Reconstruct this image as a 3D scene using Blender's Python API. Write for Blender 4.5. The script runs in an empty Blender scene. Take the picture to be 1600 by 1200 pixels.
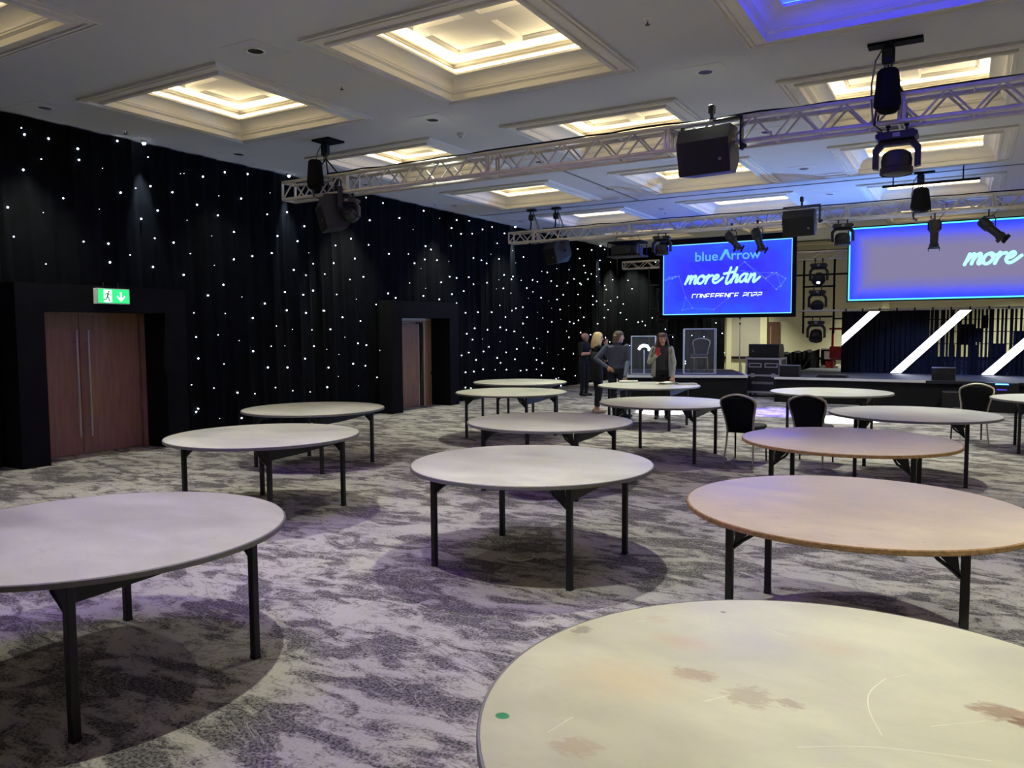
import bpy, math, random
from mathutils import Vector, Matrix, Euler
random.seed(7)
scene = bpy.context.scene
COL = scene.collection
PI = math.pi

# ------------------------------------------------------------------ camera, world, exposure
def make_camera():
    yaw, pitch, roll = math.radians(30.3627), math.radians(3.9265), math.radians(-0.3637)
    f = Vector((-math.sin(yaw) * math.cos(pitch), math.cos(yaw) * math.cos(pitch), -math.sin(pitch)))
    r = Vector((math.cos(yaw), math.sin(yaw), 0))
    u = r.cross(f)
    r2 = r * math.cos(roll) + u * math.sin(roll)
    u2 = -r * math.sin(roll) + u * math.cos(roll)
    m = Matrix(((r2.x, u2.x, -f.x), (r2.y, u2.y, -f.y), (r2.z, u2.z, -f.z))).to_4x4()
    m.translation = (0, 0, 1.7481)
    cd = bpy.data.cameras.new('camera')
    cd.sensor_fit = 'HORIZONTAL'; cd.sensor_width = 36.0; cd.lens = 1210.8 / 1600 * 36.0
    cd.clip_start = 0.05; cd.clip_end = 200
    co = bpy.data.objects.new('camera', cd); COL.objects.link(co)
    co.matrix_world = m
    scene.camera = co
make_camera()
world = bpy.data.worlds.new('world'); scene.world = world
world.use_nodes = True
world.node_tree.nodes['Background'].inputs[0].default_value = (0.02, 0.02, 0.03, 1)
world.node_tree.nodes['Background'].inputs[1].default_value = 0.2
vs = scene.view_settings
vs.view_transform = 'Standard'; vs.look = 'None'; vs.gamma = 1.0; vs.use_curve_mapping = False
vs.exposure = 0.13
scene.cycles.use_denoising = True
scene.cycles.max_bounces = 8
DOWNLIGHT_W = 245.0
COFFER_WARM = 19.0
COFFER_BLUE = 58.0

# ------------------------------------------------------------------ materials
def lin(c):
    return tuple(((v / 255.0) / 12.92 if v / 255.0 <= 0.04045 else ((v / 255.0 + 0.055) / 1.055) ** 2.4) for v in c)
def new_mat(name):
    m = bpy.data.materials.new(name); m.use_nodes = True
    nt = m.node_tree
    return m, nt, nt.nodes['Principled BSDF']
def noise(nt, scale, detail=3, rough=0.5, dist=0.0, coord='Object', stretch=None):
    tc = nt.nodes.new('ShaderNodeTexCoord'); n = nt.nodes.new('ShaderNodeTexNoise')
    n.inputs['Scale'].default_value = scale; n.inputs['Detail'].default_value = detail
    n.inputs['Roughness'].default_value = rough; n.inputs['Distortion'].default_value = dist
    if stretch:
        mp = nt.nodes.new('ShaderNodeMapping'); mp.inputs['Scale'].default_value = stretch
        nt.links.new(tc.outputs[coord], mp.inputs[0]); nt.links.new(mp.outputs[0], n.inputs['Vector'])
    else:
        nt.links.new(tc.outputs[coord], n.inputs['Vector'])
    return n
def ramp(nt, src, stops):
    r = nt.nodes.new('ShaderNodeValToRGB')
    while len(r.color_ramp.elements) < len(stops): r.color_ramp.elements.new(0.5)
    for e, (p, c) in zip(r.color_ramp.elements, stops):
        e.position = p; e.color = (*c, 1) if len(c) == 3 else c
    nt.links.new(src, r.inputs[0])
    return r
def mixc(nt, fac, a, b, mode='MIX'):
    x = nt.nodes.new('ShaderNodeMix'); x.data_type = 'RGBA'; x.blend_type = mode
    for i, v in ((0, fac), (6, a), (7, b)):
        if hasattr(v, 'is_linked') or hasattr(v, 'links'): nt.links.new(v, x.inputs[i])
        elif i == 0: x.inputs[0].default_value = v
        else: x.inputs[i].default_value = (*v, 1)
    return x.outputs[2]
def bump(nt, b, src, strength, dist=0.01):
    bp = nt.nodes.new('ShaderNodeBump'); bp.inputs['Strength'].default_value = strength; bp.inputs['Distance'].default_value = dist
    nt.links.new(src, bp.inputs['Height']); nt.links.new(bp.outputs[0], b.inputs['Normal'])
def mat(name, col, rough=0.5, metal=0.0, var=0.1, scale=6, bmp=0.0, bscale=60, spec=None):
    m, nt, b = new_mat(name)
    c = lin(col)
    n = noise(nt, scale, 4)
    r = ramp(nt, n.outputs[0], [(0.3, tuple(v * (1 - var) for v in c)), (0.7, tuple(min(1, v * (1 + var)) for v in c))])
    nt.links.new(r.outputs[0], b.inputs['Base Color'])
    b.inputs['Roughness'].default_value = rough; b.inputs['Metallic'].default_value = metal
    if spec is not None: b.inputs['Specular IOR Level'].default_value = spec
    if bmp:
        n2 = noise(nt, bscale, 2); bump(nt, b, n2.outputs[0], bmp)
    return m
def emit(name, col, strength, base=None, sample=True):
    m, nt, b = new_mat(name)
    n = noise(nt, 3, 1)
    c = lin(col)
    r = ramp(nt, n.outputs[0], [(0.2, tuple(v * 0.97 for v in c)), (0.8, c)])
    nt.links.new(r.outputs[0], b.inputs['Emission Color'])
    b.inputs['Base Color'].default_value = (*(lin(base) if base else (0.02, 0.02, 0.02)), 1)
    b.inputs['Emission Strength'].default_value = strength
    if not sample: m.cycles.emission_sampling = 'NONE'
    return m
MT = {}
def carpet_mat():
    m, nt, b = new_mat('carpet')
    big = noise(nt, 1.9, 9, 0.62, 0.5, stretch=(0.72, 1.25, 1))
    mid = noise(nt, 4.6, 8, 0.6, 0.9, stretch=(0.62, 1.4, 1))
    tone = noise(nt, 0.8, 4, 0.5)
    fine = noise(nt, 62, 3, 0.7)
    fr = ramp(nt, fine.outputs[0], [(0.42, (0, 0, 0)), (0.56, (1, 1, 1))])
    dark = mixc(nt, fr.outputs[0], lin((64, 62, 66)), lin((128, 123, 123)))
    grey = mixc(nt, fr.outputs[0], lin((112, 108, 108)), lin((168, 162, 158)))
    lf = ramp(nt, fine.outputs[0], [(0.33, (0.72, 0.72, 0.73)), (0.48, (1, 1, 1))])
    light = mixc(nt, 0.8, lin((186, 181, 176)), lf.outputs[0], 'MULTIPLY')
    sm = nt.nodes.new('ShaderNodeMath'); sm.operation = 'MULTIPLY_ADD'
    nt.links.new(mid.outputs[0], sm.inputs[0]); sm.inputs[1].default_value = 0.75
    sc_ = nt.nodes.new('ShaderNodeMath'); sc_.operation = 'MULTIPLY_ADD'
    nt.links.new(big.outputs[0], sc_.inputs[0]); sc_.inputs[1].default_value = 0.9; sc_.inputs[2].default_value = -0.325
    nt.links.new(sc_.outputs[0], sm.inputs[2])
    v = sm.outputs[0]
    r1 = ramp(nt, v, [(0.453, (0, 0, 0)), (0.478, (1, 1, 1))])
    r2 = ramp(nt, v, [(0.505, (0, 0, 0)), (0.530, (0.75, 0.75, 0.75)), (0.62, (1, 1, 1))])
    c = mixc(nt, r1.outputs[0], dark, grey)
    c = mixc(nt, r2.outputs[0], c, light)
    vein = ramp(nt, mid.outputs[0], [(0.470, (0, 0, 0)), (0.486, (0.7, 0.7, 0.7)), (0.50, (0, 0, 0))])
    c = mixc(nt, vein.outputs[0], c, light)
    vein2 = ramp(nt, big.outputs[0], [(0.555, (0, 0, 0)), (0.565, (0.75, 0.75, 0.75)), (0.576, (0, 0, 0))])
    c = mixc(nt, vein2.outputs[0], c, dark)
    tr = ramp(nt, tone.outputs[0], [(0.35, (0.86, 0.86, 0.88)), (0.65, (1, 1, 1))])
    c3 = mixc(nt, 1.0, c, tr.outputs[0], 'MULTIPLY')
    nt.links.new(c3, b.inputs['Base Color'])
    b.inputs['Roughness'].default_value = 0.95; b.inputs['Specular IOR Level'].default_value = 0.1
    bump(nt, b, fine.outputs[0], 0.4, 0.006)
    return m
MT['carpet'] = carpet_mat()
MT['ceiling'] = mat('ceiling_paint', (200, 201, 205), 0.85, 0, 0.03, 0.6, 0.05, 90)
MT['plaster'] = mat('coffer_plaster', (222, 219, 212), 0.8, 0, 0.03, 2)
MT['drape'] = mat('black_velvet', (7, 8, 13), 0.95, 0, 0.4, 5, 0.2, 200, 0.1)
MT['matte_black'] = mat('matte_black', (13, 13, 16), 0.85, 0, 0.2, 4, 0, 60, 0.2)
MT['portal'] = mat('black_portal_cloth', (17, 17, 21), 0.9, 0, 0.2, 6, 0.1, 150, 0.15)
MT['plastic'] = mat('black_plastic', (23, 23, 28), 0.5, 0, 0.15, 12)
MT['grille'] = mat('speaker_grille', (12, 12, 15), 0.7, 0, 0.3, 150, 0.4, 240)
MT['steel_black'] = mat('black_steel', (38, 39, 42), 0.45, 0.3, 0.15, 15)
MT['alu'] = mat('truss_aluminium', (198, 194, 190), 0.42, 0.35, 0.08, 10)
MT['chrome'] = mat('brushed_steel', (196, 188, 180), 0.35, 0.45, 0.06, 30)
MT['silver'] = mat('silver_profile', (188, 190, 194), 0.4, 0.3, 0.06, 20)
MT['champagne'] = mat('champagne_metal', (190, 184, 172), 0.38, 0.5, 0.05, 20)
MT['fabric_black'] = mat('black_chair_fabric', (20, 20, 24), 0.9, 0, 0.25, 60, 0.3, 200, 0.2)
MT['fabric_grey'] = mat('dark_grey_seat_fabric', (62, 62, 66), 0.9, 0, 0.2, 60, 0.3, 200)
MT['beige'] = mat('beige_wall_paint', (198, 192, 162), 0.8, 0, 0.05, 1.5, 0.05, 90)
MT['beige_grey'] = mat('grey_beige_wall_panel', (168, 160, 148), 0.8, 0, 0.05, 1.5)
MT['cream'] = mat('cream_pilaster_paint', (214, 204, 170), 0.75, 0, 0.04, 2)
MT['white'] = mat('white_plastic', (225, 225, 222), 0.5, 0, 0.03, 8)
MT['paper'] = mat('white_paper', (232, 230, 226), 0.8, 0, 0.03, 12)
MT['grey_card'] = mat('grey_cover', (140, 142, 146), 0.7, 0, 0.06, 12)
MT['red'] = mat('red_paint', (150, 22, 30), 0.5, 0, 0.1, 8)
MT['edge_grey'] = mat('table_edge_band', (128, 126, 126), 0.5, 0.2, 0.1, 20)
MT['edge_wood'] = mat('raw_wood_edge', (150, 116, 78), 0.8, 0, 0.3, 40, 0.4, 90)
MT['stage_deck'] = mat('stage_deck', (62, 66, 78), 0.55, 0, 0.15, 4)
MT['stage_skirt'] = mat('stage_skirt', (4, 4, 7), 0.9, 0, 0.3, 5)
MT['case'] = mat('flight_case_panel', (30, 32, 38), 0.5, 0, 0.15, 9)
def acrylic_mat():
    m, nt, b = new_mat('clear_acrylic')
    n = noise(nt, 4, 2)
    r = ramp(nt, n.outputs[0], [(0.3, (0.92, 0.95, 1.0)), (0.7, (1, 1, 1))])
    nt.links.new(r.outputs[0], b.inputs['Base Color'])
    b.inputs['Roughness'].default_value = 0.03; b.inputs['Alpha'].default_value = 0.035
    b.inputs['IOR'].default_value = 1.45
    return m
MT['acrylic'] = acrylic_mat()
MT['acrylic_edge'] = mat('acrylic_edge', (205, 215, 232), 0.2, 0, 0.1, 20)
def wood_mat(name, a, b_, stretch, scale=3.5, rough=0.5):
    m, nt, b = new_mat(name)
    n = noise(nt, scale, 8, 0.6, 0.6, stretch=stretch)
    r = ramp(nt, n.outputs[0], [(0.3, lin(a)), (0.7, lin(b_))])
    nt.links.new(r.outputs[0], b.inputs['Base Color']); b.inputs['Roughness'].default_value = rough
    return m
MT['door_wood'] = wood_mat('door_veneer', (128, 96, 78), (156, 120, 98), (1, 5, 0.5), rough=0.78)
def laminate_mat(name, col, dirt=(150, 140, 128), amount=0.35):
    m, nt, b = new_mat(name)
    info = nt.nodes.new('ShaderNodeObjectInfo')
    tc = nt.nodes.new('ShaderNodeTexCoord')
    off = nt.nodes.new('ShaderNodeVectorMath'); off.operation = 'ADD'
    nt.links.new(tc.outputs['Object'], off.inputs[0]); nt.links.new(info.outputs['Location'], off.inputs[1])
    def nz(s, d, ro, di, st):
        mp = nt.nodes.new('ShaderNodeMapping'); mp.inputs['Scale'].default_value = st
        nt.links.new(off.outputs[0], mp.inputs[0])
        n = nt.nodes.new('ShaderNodeTexNoise'); nt.links.new(mp.outputs[0], n.inputs['Vector'])
        n.inputs['Scale'].default_value = s; n.inputs['Detail'].default_value = d
        n.inputs['Roughness'].default_value = ro; n.inputs['Distortion'].default_value = di
        return n
    a = nz(2.2, 6, 0.6, 0.5, (0.7, 1.2, 1)); s = nz(9, 9, 0.75, 2.5, (0.5, 1.6, 1))
    c = lin(col)
    r1 = ramp(nt, a.outputs[0], [(0.3, tuple(v * 0.80 for v in c)), (0.7, tuple(min(1, v * 1.10) for v in c))])
    r2 = ramp(nt, s.outputs[0], [(0.56, (0, 0, 0)), (0.70, (amount,) * 3)])
    r3 = ramp(nt, s.outputs[0], [(0.295, (amount,) * 3), (0.33, (0, 0, 0))])
    o = mixc(nt, r2.outputs[0], r1.outputs[0], lin(dirt))
    o = mixc(nt, r3.outputs[0], o, tuple(min(1, v * 1.12) for v in c))
    nt.links.new(o, b.inputs['Base Color'])
    rr = ramp(nt, a.outputs[0], [(0.3, (0.32,) * 3), (0.7, (0.5,) * 3)])
    nt.links.new(rr.outputs[0], b.inputs['Roughness'])
    return m, nt, b, o
MT['laminate'] = laminate_mat('worn_white_laminate', (201, 199, 188), (168, 160, 150), 0.5)[0]
MT['table_wood'] = laminate_mat('worn_tan_plywood', (198, 180, 162), (150, 118, 96), 0.6)[0]
def stained_mat():
    m, nt, b, o = laminate_mat('stained_white_laminate', (210, 205, 178), (190, 172, 140), 0.3)
    tc = nt.nodes.new('ShaderNodeTexCoord')
    nn = noise(nt, 9, 6, 0.7, 1.0); n3 = noise(nt, 42, 4, 0.6, 0.6, stretch=(0.7, 1.4, 1))
    # x, y, radius x, radius y, colour, strength, raggedness
    for (x, y, rx, ry, col, st, rag) in STAINS:
        mp = nt.nodes.new('ShaderNodeMapping'); mp.vector_type = 'TEXTURE'
        mp.inputs['Location'].default_value = (x, y, 0.75); mp.inputs['Scale'].default_value = (rx, ry, 1)
        nt.links.new(tc.outputs['Object'], mp.inputs[0])
        ln = nt.nodes.new('ShaderNodeVectorMath'); ln.operation = 'LENGTH'; nt.links.new(mp.outputs[0], ln.inputs[0])
        ad = nt.nodes.new('ShaderNodeMath'); ad.operation = 'MULTIPLY_ADD'
        nt.links.new((n3 if rag > 1.1 else nn).outputs[0], ad.inputs[0]); ad.inputs[1].default_value = 0.9; ad.inputs[2].default_value = -0.45
        ad2 = nt.nodes.new('ShaderNodeMath'); ad2.operation = 'MULTIPLY_ADD'; nt.links.new(ad.outputs[0], ad2.inputs[0]); ad2.inputs[1].default_value = 2.2 if rag > 1.1 else 0.8; nt.links.new(ln.outputs['Value'], ad2.inputs[2])
        rr = ramp(nt, ad2.outputs[0], [(0.5, (st,) * 3), (0.95 if rag > 1.1 else 1.0, (0, 0, 0))] if rag > 0.6 else [(0.7, (st,) * 3), (0.9, (0, 0, 0))])
        if 0.6 < rag <= 1.1: rr.color_ramp.elements[0].position = 0.15
        o = mixc(nt, rr.outputs[0], o, lin(col))
    nt.links.new(o, b.inputs['Base Color'])
    return m
# stains on the nearest table, in table coordinates
STAINS = [(-0.40, 0.10, 0.085, 0.05, (160, 126, 92), 0.55, 1.35), (-0.23, 0.04, 0.075, 0.075, (158, 138, 114), 0.5, 1.35), (0.36, 0.27, 0.09, 0.055, (138, 96, 64), 0.65, 1.25), (0.40, 0.24, 0.04, 0.03, (120, 76, 46), 0.8, 1.2),
          (-0.761, -0.384, 0.024, 0.020, (30, 150, 96), 0.95, 0.5), (-0.51, 0.31, 0.13, 0.075, (196, 170, 140), 0.6, 0.9), (-0.55, -0.03, 0.24, 0.17, (212, 188, 140), 0.5, 0.9), (-0.53, -0.43, 0.07, 0.05, (176, 150, 124), 0.5, 1.2),
          (-0.832, 0.24, 0.035, 0.05, (140, 128, 108), 0.7, 1.3), (-0.64, 0.46, 0.05, 0.04, (196, 176, 146), 0.6, 0.9), (-0.127, 0.052, 0.045, 0.03, (160, 136, 110), 0.6, 1.35), (-0.464, 0.635, 0.012, 0.010, (90, 84, 80), 0.8, 0.3), (-0.1, 0.5, 0.16, 0.10, (200, 182, 150), 0.5, 1.1)]
MT['stained'] = stained_mat()

# ------------------------------------------------------------------ mesh builder
class MB:
    def __init__(s): s.v = []; s.f = []; s.m = []
    def add(s, vs, fs, mi=0):
        k = len(s.v); s.v += [tuple(p) for p in vs]; s.f += [tuple(i + k for i in q) for q in fs]; s.m += [mi] * len(fs); return s
    def box(s, x0, x1, y0, y1, z0, z1, mi=0):
        return s.add([(x0, y0, z0), (x1, y0, z0), (x1, y1, z0), (x0, y1, z0), (x0, y0, z1), (x1, y0, z1), (x1, y1, z1), (x0, y1, z1)],
                     [(0, 3, 2, 1), (4, 5, 6, 7), (0, 1, 5, 4), (1, 2, 6, 5), (2, 3, 7, 6), (3, 0, 4, 7)], mi)
    def cbox(s, c, h, mi=0, bev=0.0):
        x, y, z = c; a, b, d = h
        if not bev: return s.box(x - a, x + a, y - b, y + b, z - d, z + d, mi)
        # bevelled box: eight corners cut into three points each
        e = bev; pts = []; idx = {}
        for sx in (-1, 1):
            for sy in (-1, 1):
                for sz in (-1, 1):
                    for ax in range(3):
                        p = [sx * (a - e), sy * (b - e), sz * (d - e)]; p[ax] = (sx * a, sy * b, sz * d)[ax]
                        idx[(sx, sy, sz, ax)] = len(pts); pts.append((x + p[0], y + p[1], z + p[2]))
        fs = []
        for ax in range(3):
            o = [i for i in range(3) if i != ax]
            for sg in (-1, 1):
                q = []
                for u, w in ((-1, -1), (1, -1), (1, 1), (-1, 1)):
                    t = [0, 0, 0]; t[ax] = sg; t[o[0]] = u; t[o[1]] = w; q.append(idx[(*t, ax)])
                fs.append(q)
        for ax in range(3):
            o = [i for i in range(3) if i != ax]
            for u in (-1, 1):
                for w in (-1, 1):
                    t0 = [0, 0, 0]; t1 = [0, 0, 0]; t0[ax] = -1; t1[ax] = 1
                    for t in (t0, t1): t[o[0]] = u; t[o[1]] = w
                    fs.append([idx[(*t0, o[0])], idx[(*t1, o[0])], idx[(*t1, o[1])], idx[(*t0, o[1])]])
        for sx in (-1, 1):
            for sy in (-1, 1):
                for sz in (-1, 1): fs.append([idx[(sx, sy, sz, i)] for i in range(3)])
        return s.add(pts, fs, mi)
    def cyl(s, p0, p1, r0, r1=None, n=10, mi=0, caps=True):
        r1 = r0 if r1 is None else r1
        p0, p1 = Vector(p0), Vector(p1); d = (p1 - p0).normalized()
        a = d.orthogonal().normalized(); b = d.cross(a)
        vs = []
        for p, r in ((p0, r0), (p1, r1)):
            for i in range(n):
                t = 2 * PI * i / n; vs.append(p + a * (r * math.cos(t)) + b * (r * math.sin(t)))
        fs = [(i, (i + 1) % n, n + (i + 1) % n, n + i) for i in range(n)]
        if caps: fs += [tuple(range(n))[::-1], tuple(range(n, 2 * n))]
        return s.add(vs, fs, mi)
    def path(s, pts, r, n=8, mi=0, closed=False):
        pts = [Vector(p) for p in pts]; vs = []; N = len(pts); fs = []; prev = None
        rr = r if isinstance(r, (list, tuple)) else [r] * N
        for k, p in enumerate(pts):
            if closed: d = pts[(k + 1) % N] - pts[k - 1]
            else: d = pts[min(k + 1, N - 1)] - pts[max(k - 1, 0)]
            d.normalize()
            a = d.orthogonal().normalized() if prev is None else (prev - d * prev.dot(d)).normalized()
            prev = a; b = d.cross(a)
            for i in range(n):
                t = 2 * PI * i / n; vs.append(p + a * (rr[k] * math.cos(t)) + b * (rr[k] * math.sin(t)))
        for k in range(N if closed else N - 1):
            k2 = (k + 1) % N
            for i in range(n): fs.append((k * n + i, k * n + (i + 1) % n, k2 * n + (i + 1) % n, k2 * n + i))
        if not closed: fs += [tuple(range(n))[::-1], tuple(range((N - 1) * n, N * n))]
        return s.add(vs, fs, mi)
    def lathe(s, prof, c=(0, 0, 0), n=32, mi=0, axis='z', caps=True):
        vs = []; fs = []; N = len(prof)
        for r, z in prof:
            for i in range(n):
                t = 2 * PI * i / n; x, y = r * math.cos(t), r * math.sin(t)
                p = (x, y, z) if axis == 'z' else (x, z, y) if axis == 'y' else (z, x, y)
                vs.append((p[0] + c[0], p[1] + c[1], p[2] + c[2]))
        for k in range(N - 1):
            for i in range(n): fs.append((k * n + i, k * n + (i + 1) % n, (k + 1) * n + (i + 1) % n, (k + 1) * n + i))
        if caps:
            if prof[0][0] > 1e-6: fs.append(tuple(range(n))[::-1])
            if prof[-1][0] > 1e-6: fs.append(tuple(range((N - 1) * n, N * n)))
        return s.add(vs, fs, mi)
    def prism(s, poly, a, b, axis='y', mi=0):
        # poly in the other two axes, in order (x,z) for y, (y,z) for x, (x,y) for z
        def P(u, w, t): return (u, t, w) if axis == 'y' else (t, u, w) if axis == 'x' else (u, w, t)
        n = len(poly); vs = [P(u, w, a) for u, w in poly] + [P(u, w, b) for u, w in poly]
        fs = [tuple(range(n))[::-1], tuple(range(n, 2 * n))] + [(i, (i + 1) % n, n + (i + 1) % n, n + i) for i in range(n)]
        return s.add(vs, fs, mi)
    def ball(s, c, r, n=12, m=8, mi=0):
        rx, ry, rz = (r, r, r) if not isinstance(r, (tuple, list)) else r
        vs = [(c[0], c[1], c[2] - rz)]; fs = []
        for k in range(1, m):
            ph = -PI / 2 + PI * k / m
            for i in range(n):
                t = 2 * PI * i / n; vs.append((c[0] + rx * math.cos(ph) * math.cos(t), c[1] + ry * math.cos(ph) * math.sin(t), c[2] + rz * math.sin(ph)))
        vs.append((c[0], c[1], c[2] + rz)); L = len(vs) - 1
        for i in range(n): fs.append((0, 1 + (i + 1) % n, 1 + i)); fs.append((L, 1 + (m - 2) * n + i, 1 + (m - 2) * n + (i + 1) % n))
        for k in range(m - 2):
            for i in range(n): fs.append((1 + k * n + i, 1 + k * n + (i + 1) % n, 1 + (k + 1) * n + (i + 1) % n, 1 + (k + 1) * n + i))
        return s.add(vs, fs, mi)
    def xf(s, M_):
        s.v = [tuple(M_ @ Vector(p)) for p in s.v]; return s
    def mesh(s, name, mats, smooth=False):
        me = bpy.data.meshes.new(name); me.from_pydata(s.v, [], s.f)
        for m in (mats if isinstance(mats, (list, tuple)) else [mats]): me.materials.append(m)
        if len(me.materials) > 1: me.polygons.foreach_set('material_index', s.m)
        if smooth:
            me.polygons.foreach_set('use_smooth', [True] * len(me.polygons))
            try: me.set_sharp_from_angle(angle=math.radians(35))
            except Exception: pass
        me.update()
        return me
    def build(s, name, mats, parent=None, smooth=False, loc=None, rot=None):
        return link(name, s.mesh(name, mats, smooth), parent, loc, rot)
def link(name, data, parent=None, loc=None, rot=None):
    o = bpy.data.objects.new(name, data); COL.objects.link(o)
    if parent: o.parent = parent
    if loc is not None: o.location = loc
    if rot is not None: o.rotation_euler = rot
    return o
def tag(o, label=None, cat=None, group=None, kind=None):
    if label: o['label'] = label
    if cat: o['category'] = cat
    if group: o['group'] = group
    if kind: o['kind'] = kind
    return o
def thing(name, label, cat, loc=(0, 0, 0), rotz=0.0, group=None):
    o = bpy.data.objects.new(name, None); COL.objects.link(o)
    o.empty_display_size = 0.2; o.location = loc; o.rotation_euler = (0, 0, rotz)
    return tag(o, label, cat, group)
def struct(o): o['kind'] = 'structure'; return o
def copy_tree(o, parent=None):
    c = o.copy(); COL.objects.link(c); c.parent = parent
    for ch in list(o.children): copy_tree(ch, c)
    return c
def spot_light(name, parent, loc, target, watts, size_deg, blend=0.5, col=(1, 1, 1), soft=0.05):
    ld = bpy.data.lights.new(name, 'SPOT'); ld.energy = watts; ld.spot_size = math.radians(size_deg); ld.spot_blend = blend
    ld.color = col; ld.shadow_soft_size = soft
    o = bpy.data.objects.new(name, ld); COL.objects.link(o)
    o.location = loc
    d = Vector(target) - Vector(loc)
    o.rotation_euler = d.to_track_quat('-Z', 'Y').to_euler()
    if parent: o.parent = parent
    return o

# ------------------------------------------------------------------ room shell
HC = 4.62
XL, XR, YB, YF = -11.12, 9.4, -4.0, 27.0
struct(MB().add([(XL, YB, 0), (XR, YB, 0), (XR, YF, 0), (XL, YF, 0)], [(0, 1, 2, 3)]).build('floor', MT['carpet']))
CX = [-8.23, -4.47, -0.72, 3.03, 6.78]
CY = [0.5 + 2.60 + 3.795 * (j) - 0.0 for j in range(6)]
CY = [3.17 + 3.80 * j for j in range(6)]
CHALF = 1.275
def ceiling():
    xs = sorted([XL, XR] + [c + s * CHALF for c in CX for s in (-1, 1)])
    ys = sorted([YB, YF] + [c + s * CHALF for c in CY for s in (-1, 1)])
    vs = [(x, y, HC) for y in ys for x in xs]; fs = []; nx = len(xs)
    for j in range(len(ys) - 1):
        for i in range(nx - 1):
            cx, cy = (xs[i] + xs[i + 1]) / 2, (ys[j] + ys[j + 1]) / 2
            if any(abs(cx - a) < CHALF for a in CX) and any(abs(cy - a) < CHALF for a in CY): continue
            k = j * nx + i; fs.append((k, k + nx, k + nx + 1, k + 1))
    o = MB().add(vs, fs).build('ceiling', MT['ceiling'])
    return struct(o)
CEIL = ceiling()
MT['cove_warm'] = emit('warm_cove_strip', (255, 233, 186), COFFER_WARM)
MT['cove_violet'] = emit('violet_cove_strip', (130, 46, 255), COFFER_BLUE * 4.6)
MT['cove_blue'] = emit('blue_cove_strip', (12, 30, 255), COFFER_BLUE)
def rings(prof):
    mb = MB(); vs = []; fs = []
    for h, z in prof: vs += [(-h, -h, z), (h, -h, z), (h, h, z), (-h, h, z)]
    for k in range(len(prof) - 1):
        for i in range(4): fs.append((k * 4 + i, k * 4 + (i + 1) % 4, k * 4 + 4 + (i + 1) % 4, k * 4 + 4 + i))
    return mb.add(vs, fs)
def coffer_meshes():
    frame = rings([(1.275, 0.0), (1.275, -0.03), (1.255, -0.035), (1.25, -0.012), (1.232, -0.012), (1.228, -0.035), (1.20, -0.04),
                   (1.195, -0.02), (1.10, -0.02), (1.10, -0.045), (1.085, -0.055), (1.06, -0.055)]).mesh('coffer_frame', MT['plaster'])
    prof = [(1.06, -0.055), (1.06, 0.01), (1.04, 0.025), (1.03, 0.028), (1.03, 0.045), (1.02, 0.05)]
    for k in range(1, 9):
        t = k / 8 * PI / 2
        prof.append((1.02 - 0.15 * (1 - math.cos(t)), 0.05 + 0.12 * math.sin(t)))
    prof += [(0.865, 0.175), (0.865, 0.20), (0.88, 0.205)]
    cove = rings(prof).mesh('cove', MT['plaster'])
    ch = rings([(0.88, 0.205), (0.88, 0.19), (0.94, 0.19), (0.94, 0.265), (0.95, 0.265), (0.95, 0.19), (1.05, 0.19), (1.05, 0.32), (1.02, 0.33), (1.02, 0.35), (0.9, 0.35)])  # includes a narrow fin added to shield the tray wall from the strip
    # the lit tray above: a cross of beams with four raised panels
    vs = []; g = [-0.9, -0.76, -0.10, 0.10, 0.76, 0.9]
    for y in g:
        for x in g: vs.append((x, y, 0.35))
    fs = []
    for j in range(5):
        for i in range(5):
            if i in (1, 3) and j in (1, 3): continue
            k = j * 6 + i; fs.append((k, k + 6, k + 7, k + 1))
    ch.add(vs, fs)
    for cx in (-0.43, 0.43):
        for cy in (-0.43, 0.43):
            r = rings([(0.33, 0.35), (0.31, 0.37), (0.31, 0.39), (0.27, 0.39), (0.23, 0.50)])
            r.v = [(x + cx, y + cy, z) for x, y, z in r.v]; r.f.append((12, 13, 14, 15)); r.m.append(0)
            ch.add(r.v, r.f)
    tray = ch.mesh('coffer_tray', MT['plaster'])
    st = {}
    for k in ('warm', 'blue', 'violet'):
        st[k] = rings([(0.935, 0.235), (0.893, 0.200)]).mesh('light_strip', MT['cove_' + k])
    return frame, cove, tray, st
cf, cv, tr, st = coffer_meshes()
BLUE = {(1, 0): 'violet', (2, 1): 'blue'}
for j, cy in enumerate(CY):
    for i, cx in enumerate(CX):
        o = link('coffer', cf, CEIL, (cx, cy, HC))
        link('cove', cv, o); link('coffer_tray', tr, o)
        link('light_strip', st[BLUE.get((i, j), 'warm')], o)
# partition tracks let into the ceiling
for k, (x0, x1, y0, y1) in enumerate([(-10.6, 9.0, 12.66, 12.70), (-10.6, 9.0, 16.48, 16.52), (-6.37, -6.33, 12.70, 16.48)]):
    struct(MB().box(x0, x1, y0, y1, HC - 0.012, HC - 0.001).build('trim_%d' % (k + 1), MT['edge_grey']))
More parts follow.
